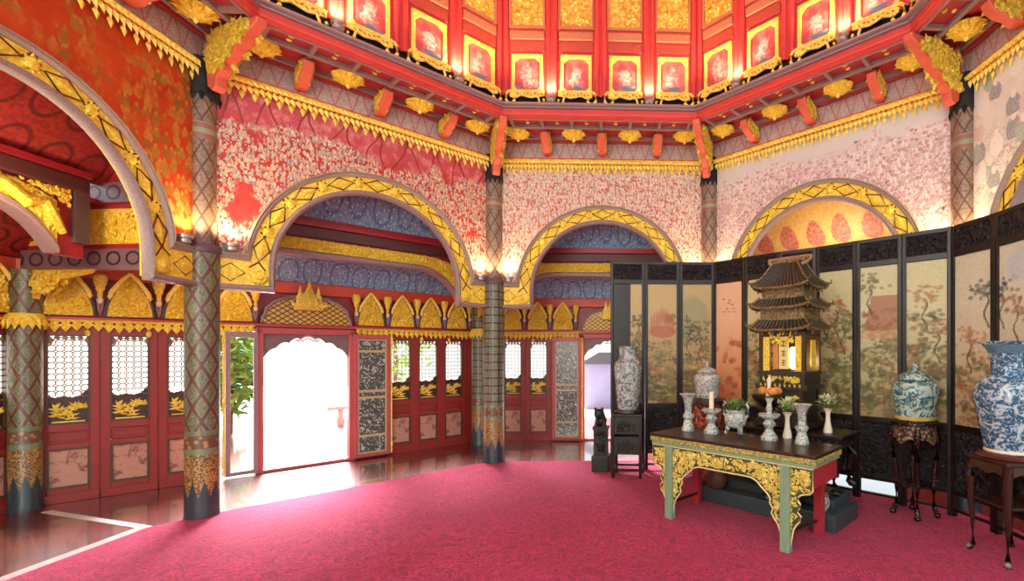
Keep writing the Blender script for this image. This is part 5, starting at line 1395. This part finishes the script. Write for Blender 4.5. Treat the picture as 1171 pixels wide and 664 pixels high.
# lidded white jar on a pierced drum stool at the table end
st = empty('pierced_stool', (1.47, 2.86, 0.016), 0); tag(st, 'copper red pierced drum stool behind the table end, under the lidded white jar', 'stool')
MB().lathe([(0.2, 0.0), (0.22, 0.02), (0.22, 0.06), (0.19, 0.08)], 28).build('foot_ring', 'brown_wood', st)
p_ = MB().lathe([(0.19, 0.08), (0.25, 0.4), (0.26, 0.66), (0.22, 1.08)], 28); p_.build('pierced_body', 'pierced', st, 50)
MB().lathe([(0.22, 1.08), (0.26, 1.09), (0.26, 1.14), (0.24, 1.15), (0.002, 1.151)], 28).build('top', 'brown_wood', st)
def ginger_jar(loc, s, mat, lab, name='lidded_jar', rim=None):
    t = empty(name, loc)
    P = [(0.175, 0.0), (0.185, 0.01), (0.19, 0.05), (0.205, 0.18), (0.222, 0.30), (0.222, 0.345), (0.20, 0.385), (0.15, 0.41), (0.135, 0.415)]
    MB().lathe([(r * s, z * s) for r, z in P], 36).build('body', mat, t, 50)
    L = [(0.14, 0.412), (0.162, 0.418), (0.165, 0.44), (0.15, 0.462), (0.11, 0.49), (0.05, 0.507), (0.028, 0.512), (0.024, 0.53), (0.036, 0.55), (0.022, 0.585), (0.002, 0.615)]
    MB().lathe([(r * s, z * s) for r, z in L], 30).build('lid', mat, t, 50)
    if rim:
        MB().lathe([(0.177 * s, 0.004), (0.19 * s, 0.01), (0.195 * s, 0.045 * s), (0.188 * s, 0.05 * s)], 36).build('yellow_foot', rim, t)
    tag(t, lab, 'jar'); return t
ginger_jar((1.47, 2.86, 0.016 + 1.1515), 0.82, 'blue_white_fine', 'white lidded porcelain jar behind the table end, in front of the orange screen panel')

# brown pot under the table
pt = empty('brown_pot', tuple(sloc(-0.62, -0.546)[:2]) + (0.187,)); tag(pt, 'brown pot with dry flowers standing on the plinth, seen below the table', 'pot')
MB().lathe([(0.08, 0.0), (0.12, 0.06), (0.13, 0.15), (0.1, 0.24), (0.11, 0.26), (0.1, 0.265), (0.08, 0.22)], 22).build('body', 'terracotta', pt, 50)
foliage_ball(pt, (0, 0, 0.27), 0.1, 60, 'orange', 'dry_flowers', 4)
p2 = empty('offering_pot', tuple(sloc(0.62, -0.50)[:2]) + (0.187,)); tag(p2, 'small pot of dried flowers at the plinth end beside the red table leg', 'pot')
MB().lathe([(0.05, 0.0), (0.07, 0.04), (0.075, 0.10), (0.055, 0.15), (0.065, 0.165), (0.05, 0.16)], 20).build('body', 'grey_white', p2, 50)
foliage_ball(p2, (0, 0, 0.17), 0.11, 70, plain('dried_flowers', S(150, 110, 80), 0.7, 0, 0.4, 40), 'dried_flowers', 12)

# ------------------------------------------------------------------ jar on the inlaid stand
def inlaid_stand(loc, rz, H):
    t = empty('inlaid_plant_stand', loc, rz); tag(t, 'tall dark red stand with pearl inlay and claw feet under the green tinted jar', 'stand')
    MB().lathe([(0.22, H - 0.05), (0.235, H - 0.04), (0.235, H - 0.012), (0.22, H), (0.001, H)], 32).build('top', 'inlay', t)
    b = MB()
    vs, fs = [], []
    n = 64
    for i in range(n):
        a = 2 * PI * i / n; d = 0.12 + 0.05 * abs(cos(2 * a)) + 0.02 * cos(8 * a)
        for r, z in ((0.2, H - 0.05), (0.215, H - 0.05 - d)): vs.append((r * cos(a), r * sin(a), z))
        for r, z in ((0.19, H - 0.05 - d), (0.18, H - 0.05)): vs.append((r * cos(a), r * sin(a), z))
    for i in range(n):
        j = (i + 1) % n
        for k in range(4): fs.append((4 * i + k, 4 * j + k, 4 * j + (k + 1) % 4, 4 * i + (k + 1) % 4))
    b.add(vs, fs); b.build('pierced_apron', gold_mat('pearl_brown_carving', S(190, 160, 120), S(60, 26, 20), 30, 0.8, 0.0), t, 30)
    for k in range(4):
        a = PI / 4 + k * PI / 2; c, s = cos(a), sin(a)
        l = MB().tube([(0.19 * c, 0.19 * s, H - 0.08), (0.215 * c, 0.215 * s, H - 0.2), (0.2 * c, 0.2 * s, H - 0.42), (0.175 * c, 0.175 * s, 0.3), (0.18 * c, 0.18 * s, 0.12), (0.205 * c, 0.205 * s, 0.04)], [0.03, 0.034, 0.026, 0.022, 0.022, 0.026], 10)
        o = l.build('leg', 'inlay', t)
        MB().ball((0.21 * c, 0.21 * s, 0.03), (0.035, 0.035, 0.03), 10, 6).build('claw_foot', 'inlay', o)
    MB().lathe([(0.17, 0.33), (0.19, 0.335), (0.19, 0.355), (0.001, 0.356)], 24).build('shelf', 'inlay', t)
inlaid_stand((3.49, 1.48, 0.016), rad(20), 1.04)
ginger_jar((3.49, 1.48, 0.016 + 1.0405), 1.04, 'celadon', 'green and blue lidded jar on the inlaid stand before the screen', rim=plain('yellow_glaze', S(196, 182, 92), 0.2))

# ------------------------------------------------------------------ big blue vase on a square stand
def square_stand(loc, rz, W, H):
    t = empty('square_stand', loc, rz); tag(t, 'square dark wooden stand with a low shelf under the big blue vase', 'stand')
    h = W / 2
    MB().b2(-h, h, -h, h, H - 0.035, H).build('top', 'brown_wood', t, 0, bevel=0.008)
    a = MB()
    for s in (-1, 1):
        pts = [(-h + 0.02, H - 0.035), (h - 0.02, H - 0.035), (h - 0.02, H - 0.14), (h - 0.07, H - 0.12), (h * 0.4, H - 0.10), (0, H - 0.13), (-h * 0.4, H - 0.10), (-h + 0.07, H - 0.12), (-h + 0.02, H - 0.14)]
        a.prism(pts, s * (h - 0.02) - 0.008, s * (h - 0.02) + 0.008); a.prism(pts, s * (h - 0.02) - 0.008, s * (h - 0.02) + 0.008, Matrix.Rotation(PI / 2, 4, 'Z'))
    a.build('apron', plain('brass_brown_apron', S(74, 54, 34), 0.35, 0.1, 0.3, 30), t, 0)
    for x in (-1, 1):
        for y in (-1, 1):
            o = MB().tube([(x * (h - 0.03), y * (h - 0.03), H - 0.035), (x * (h - 0.03), y * (h - 0.03), H - 0.2), (x * (h - 0.04), y * (h - 0.04), 0.3), (x * (h - 0.045), y * (h - 0.045), 0.05), (x * (h - 0.025), y * (h - 0.025), 0.02), (x * (h - 0.025), y * (h - 0.025), 0.001)], [0.038, 0.036, 0.024, 0.02, 0.026, 0.022], 10).build('leg', 'brown_wood', t)
            MB().ball((x * (h - 0.025), y * (h - 0.025), 0.025), (0.027, 0.027, 0.024), 8, 6).build('pale_foot', 'mauve', o)
    MB().b2(-h + 0.04, h - 0.04, -h + 0.04, h - 0.04, 0.46, 0.485).build('shelf', 'brown_wood', t, 0, bevel=0.005)
square_stand((3.665, 0.41, 0.016), rad(3), 0.46, 0.865)
def big_vase(loc):
    t = empty('blue_dragon_vase', loc)
    MB().lathe([(0.24, 0.0), (0.25, 0.015), (0.235, 0.03), (0.19, 0.045), (0.001, 0.046)], 36).build('rosewood_base', plain('rosewood', S(84, 34, 26), 0.3, 0, 0.3, 30), t)
    P = [(0.18, 0.046), (0.185, 0.06), (0.2, 0.16), (0.235, 0.33), (0.262, 0.50), (0.262, 0.57), (0.235, 0.63), (0.18, 0.675), (0.14, 0.70), (0.13, 0.75), (0.135, 0.83), (0.155, 0.91), (0.19, 0.955), (0.225, 0.975), (0.228, 0.985), (0.2, 0.98), (0.14, 0.93), (0.12, 0.8)]
    MB().lathe([(r, z * 1.02) for r, z in P], 44).build('body', 'blue_white', t, 50)
    MB().lathe([(0.150, 0.90), (0.172, 0.945), (0.2, 0.975), (0.2, 0.978)], 44).build('blue_neck_band', plain('blue_band_glaze', S(92, 128, 146), 0.15, 0, 0.5, 40), t, 50)
    MB().lathe([(0.183, 0.052), (0.188, 0.055), (0.190, 0.075), (0.186, 0.08)], 44).build('cream_foot', 'candle', t, 50)
    tag(t, 'big blue and white flared vase with dragons on the square stand', 'vase')
big_vase((3.665, 0.41, 0.8815))

# ------------------------------------------------------------------ vase on a dark stand and a carved post at the screen's free end
sl = empty('carved_vase_stand', (0.40, 3.30, 0.016), rad(-8)); tag(sl, 'dark carved rectangular stand under the cylinder vase at the free end of the screen', 'stand')
MB().b2(-0.22, 0.22, -0.18, 0.18, 0.86, 0.90).build('top', 'dark_wood', sl, 0, bevel=0.008)
for x in (-0.195, 0.195):
    for y in (-0.155, 0.155): MB().b2(x - 0.022, x + 0.022, y - 0.022, y + 0.022, 0, 0.86).build('leg', 'dark_wood', sl, 0, bevel=0.005)
for z0, z1, nm in ((0.62, 0.86, 'upper_panel'), (0.33, 0.58, 'lower_panel')):
    m = MB()
    for y in (-0.155, 0.155): m.b2(-0.175, 0.175, y - 0.01, y + 0.01, z0, z1)
    for x in (-0.195, 0.195): m.b2(x - 0.01, x + 0.01, -0.135, 0.135, z0, z1)
    m.carve(lambda x, z: abs(x) < 0.15 and z0 + 0.03 < z < z1 - 0.03, -0.16, 0.16, z0, z1, -0.165, 40, 0.07, 0.016, 0.01)
    m.build(nm, 'green_black', sl)
m = MB()
for y in (-0.155, 0.155): m.b2(-0.175, 0.175, y - 0.012, y + 0.012, 0.10, 0.13)
for x in (-0.195, 0.195): m.b2(x - 0.012, x + 0.012, -0.135, 0.135, 0.10, 0.13)
m.build('stretchers', 'dark_wood', sl, 0)
cvs = empty('cylinder_vase', (0.40, 3.30, 0.9165)); tag(cvs, 'grey blue painted cylinder vase with a white neck on the carved stand', 'vase')
MB().lathe([(0.19, 0.0), (0.2, 0.015), (0.19, 0.05), (0.12, 0.06)], 30).build('wood_base', 'brown_wood', cvs)
MB().lathe([(0.145, 0.055), (0.15, 0.065), (0.165, 0.2), (0.19, 0.5), (0.2, 0.66), (0.19, 0.72), (0.14, 0.77), (0.125, 0.8), (0.125, 0.9), (0.15, 0.95), (0.152, 0.955), (0.12, 0.95), (0.1, 0.85)], 36).build('body', 'grey_white', cvs, 50)
po = empty('carved_post', (0.0, 3.62, 0.016), rad(-5)); tag(po, 'dark stone post topped by a crouching lion beside the open doorway', 'post')
MB().b2(-0.13, 0.13, -0.13, 0.13, 0.0, 0.24).build('pedestal', 'green_black', po, 0, bevel=0.02)
m = MB().b2(-0.10, 0.10, -0.10, 0.10, 0.24, 0.62); m.carve(lambda x, z: abs(x) < 0.08 and 0.27 < z < 0.6, -0.08, 0.08, 0.27, 0.6, -0.10, 26, 0.08, 0.02, 0.015); m.build('shaft', 'green_black', po)
m = MB(); m.b2(-0.115, 0.115, -0.115, 0.115, 0.62, 0.66); m.ball((0, 0.03, 0.74), (0.085, 0.10, 0.09), 14, 9); m.ball((-0.03, -0.05, 0.85), (0.075, 0.075, 0.075), 14, 9); m.ball((-0.05, -0.115, 0.83), (0.04, 0.04, 0.035), 10, 7)
for s in (-1, 1): m.tube([(s * 0.05, -0.04, 0.76), (s * 0.06, -0.085, 0.70), (s * 0.06, -0.095, 0.665)], [0.035, 0.028, 0.033], 8); m.ball((-0.03 + s * 0.05, -0.02, 0.915), (0.022, 0.016, 0.03), 8, 6)
m.tube([(0, 0.11, 0.72), (0.02, 0.135, 0.8), (0.01, 0.11, 0.88)], [0.03, 0.035, 0.015], 8); m.build('lion', 'green_black', po, 60)

# ------------------------------------------------------------------ outside: terrace, parapet, planting, a far wall
tag(MB().b2(-22, 22, 6.6, 24, -0.20, -0.125).build('ground_terrace', 'pale_ground', smooth=0), 'bright pale terrace outside the open doorways', 'terrace', kind='structure')
tag(MB().b2(-24, -6.9, -10, 24, -0.22, -0.135).build('ground_garden', 'pale_ground', smooth=0), 'pale paving outside the outer walls', 'terrace', kind='structure')
def bush(loc, r, h, n, lab, seed):
    t = empty('garden_shrub', loc); rng = random.Random(seed); b = MB()
    for k in range(n):
        d = Vector((rng.gauss(0, 1), rng.gauss(0, 1), rng.gauss(0, 1))).normalized(); q = rng.uniform(0.6, 1.0)
        p = Vector((d.x * r * q, d.y * r * q, h * 0.62 + d.z * h * 0.42 * q))
        b.leaf(p, (rng.gauss(0, 1), rng.gauss(0, 1), rng.gauss(0, 0.7)), (rng.gauss(0, 1), rng.gauss(0, 1), 0.3), 0.28, 0.08, 0.01)
    b.build('foliage', 'tree', t, 0); MB().tube([(0, 0, 0), (0.05, 0, h * 0.4), (0, 0.04, h * 0.7)], [0.09, 0.07, 0.04], 8).build('stem', 'trunk', t)
    tag(t, lab, 'shrub')
bush((-8.3, 7.25, -0.125), 0.55, 2.5, 1000, 'green garden shrub seen through the glazed leaf beside the wide doorway', 1)
bush((-7.6, 13.5, -0.125), 1.4, 4.0, 900, 'tall green shrub beyond the terrace seen through the wide doorway', 2)
pw = empty('parapet', (-5.2, 9.6, -0.125), rad(42)); tag(pw, 'low pale pink parapet on the terrace outside the wide doorway', 'parapet')
m = MB()
for k in range(9): m.lathe([(0.07, 0.12), (0.1, 0.2), (0.06, 0.36), (0.07, 0.5)], 10, (-1.8 + k * 0.45, 0, 0))
m.build('balusters', 'stone', pw); MB().b2(-2.1, 2.1, -0.1, 0.1, 0.5, 0.6).build('rail', 'stone', pw, 0, bevel=0.02); MB().b2(-2.1, 2.1, -0.12, 0.12, 0, 0.12).build('kerb', 'stone', pw, 0)
fw = empty('garden_pavilion', (0.0, 12.5, -0.125)); tag(fw, 'blue grey garden building seen low through the doorway beside the screen', 'building')
MB().b2(-0.9, 3.2, 0, 2.0, 0, 1.5).build('wall', 'far_grey', fw, 0)
MB().prism([(-1.1, 1.5), (3.4, 1.5), (2.7, 1.9), (-0.4, 1.9)], -0.2, 2.2).build('roof', 'plinth_blue', fw, 0)

dm = MB(); k8_ = 3.7; n_ = 8
ring_ = [(k8_ / cos(PI / 8) * cos(PI / 8 + PI / 4 * i), k8_ / cos(PI / 8) * sin(PI / 8 + PI / 4 * i)) for i in range(8)]
dm.add([(x, y, 8.3) for x, y in ring_] + [(x * 0.5, y * 0.5, 9.2) for x, y in ring_] + [(0, 0, 9.5)], [(i, (i + 1) % 8, 8 + (i + 1) % 8, 8 + i) for i in range(8)] + [(8 + i, 8 + (i + 1) % 8, 16) for i in range(8)])
tag(dm.build('ceiling_dome', 'red', smooth=0), 'red lacquer dome closing the drum high above the hall', 'ceiling', kind='structure')
outer_wall('east', -2.55, 2.55, None, [], [])
for nm_, an_ in (('wall_south', 270), ('wall_southwest', 225)):  # unseen rear walls added to block sky light, cream to cut red bounce
    tag(MB().b2(-2.6, 2.6, 6.4, 6.55, 0, 5.3).build(nm_, M['cream_wall'], smooth=0, rz=rad(an_ - 90)), 'unseen plain cream wall added to shape light from the ' + nm_[5:] + ' side of the hall', 'wall', kind='structure')
# ------------------------------------------------------------------ light, camera, colour
w = bpy.data.worlds.new('sky'); bpy.context.scene.world = w; w.use_nodes = True
bg = w.node_tree.nodes['Background']; bg.inputs[0].default_value = (0.84, 0.96, 1.0, 1); bg.inputs[1].default_value = 1.15
sl = bpy.data.lights.new('hazy_sun', 'SUN'); sl.energy = 40; sl.angle = rad(32); sl.color = (0.90, 0.97, 1.0)
so = bpy.data.objects.new('hazy_sun', sl); C.objects.link(so); so.rotation_euler = (Vector((-cos(rad(118)), -sin(rad(118)), -0.72))).to_track_quat('-Z', 'Y').to_euler()
lp = bpy.data.lights.new('shrine_lamp', 'POINT'); lp.energy = 3; lp.color = (1, 0.75, 0.4); lp.shadow_soft_size = 0.05
o = bpy.data.objects.new('shrine_lamp', lp); C.objects.link(o); o.location = sloc(0.14, -0.02, ZA + 0.75)
for nm, p, e in (('walk_fill_light', fpt('northeast', 0, 4.75, 3.0), 26), ('walk_fill_light', fpt('northwest', -1.3, 5.6, 2.75), 4), ('walk_fill_light', fpt('west', 0.6, 5.0, 3.0), 20)):  # point lights without fixtures, added to brighten the walk
    l = bpy.data.lights.new(nm, 'POINT'); l.energy = e; l.color = (1, 0.78, 0.5); l.shadow_soft_size = 0.15
    o = bpy.data.objects.new(nm, l); C.objects.link(o); o.location = p

cam = bpy.data.cameras.new('camera'); co = bpy.data.objects.new('camera', cam); C.objects.link(co)
co.location = (0.292, -3.665, 1.8); co.rotation_euler = (PI / 2, 0, -0.036)
cam.sensor_width = 36; cam.lens = 553.02 / 1171 * 36
cam.shift_x = -(729.48 - 585.5) / 1171; cam.shift_y = (401.5 - 332) / 1171
cam.clip_start = 0.05; cam.clip_end = 200
sc = bpy.context.scene; sc.camera = co
vs = sc.view_settings; vs.view_transform = 'Standard'; vs.look = 'None'; vs.gamma = 1.0; vs.use_curve_mapping = False; vs.exposure = 0.8
sc.display_settings.display_device = 'sRGB'
sc.cycles.use_denoising = True; sc.cycles.max_bounces = 8
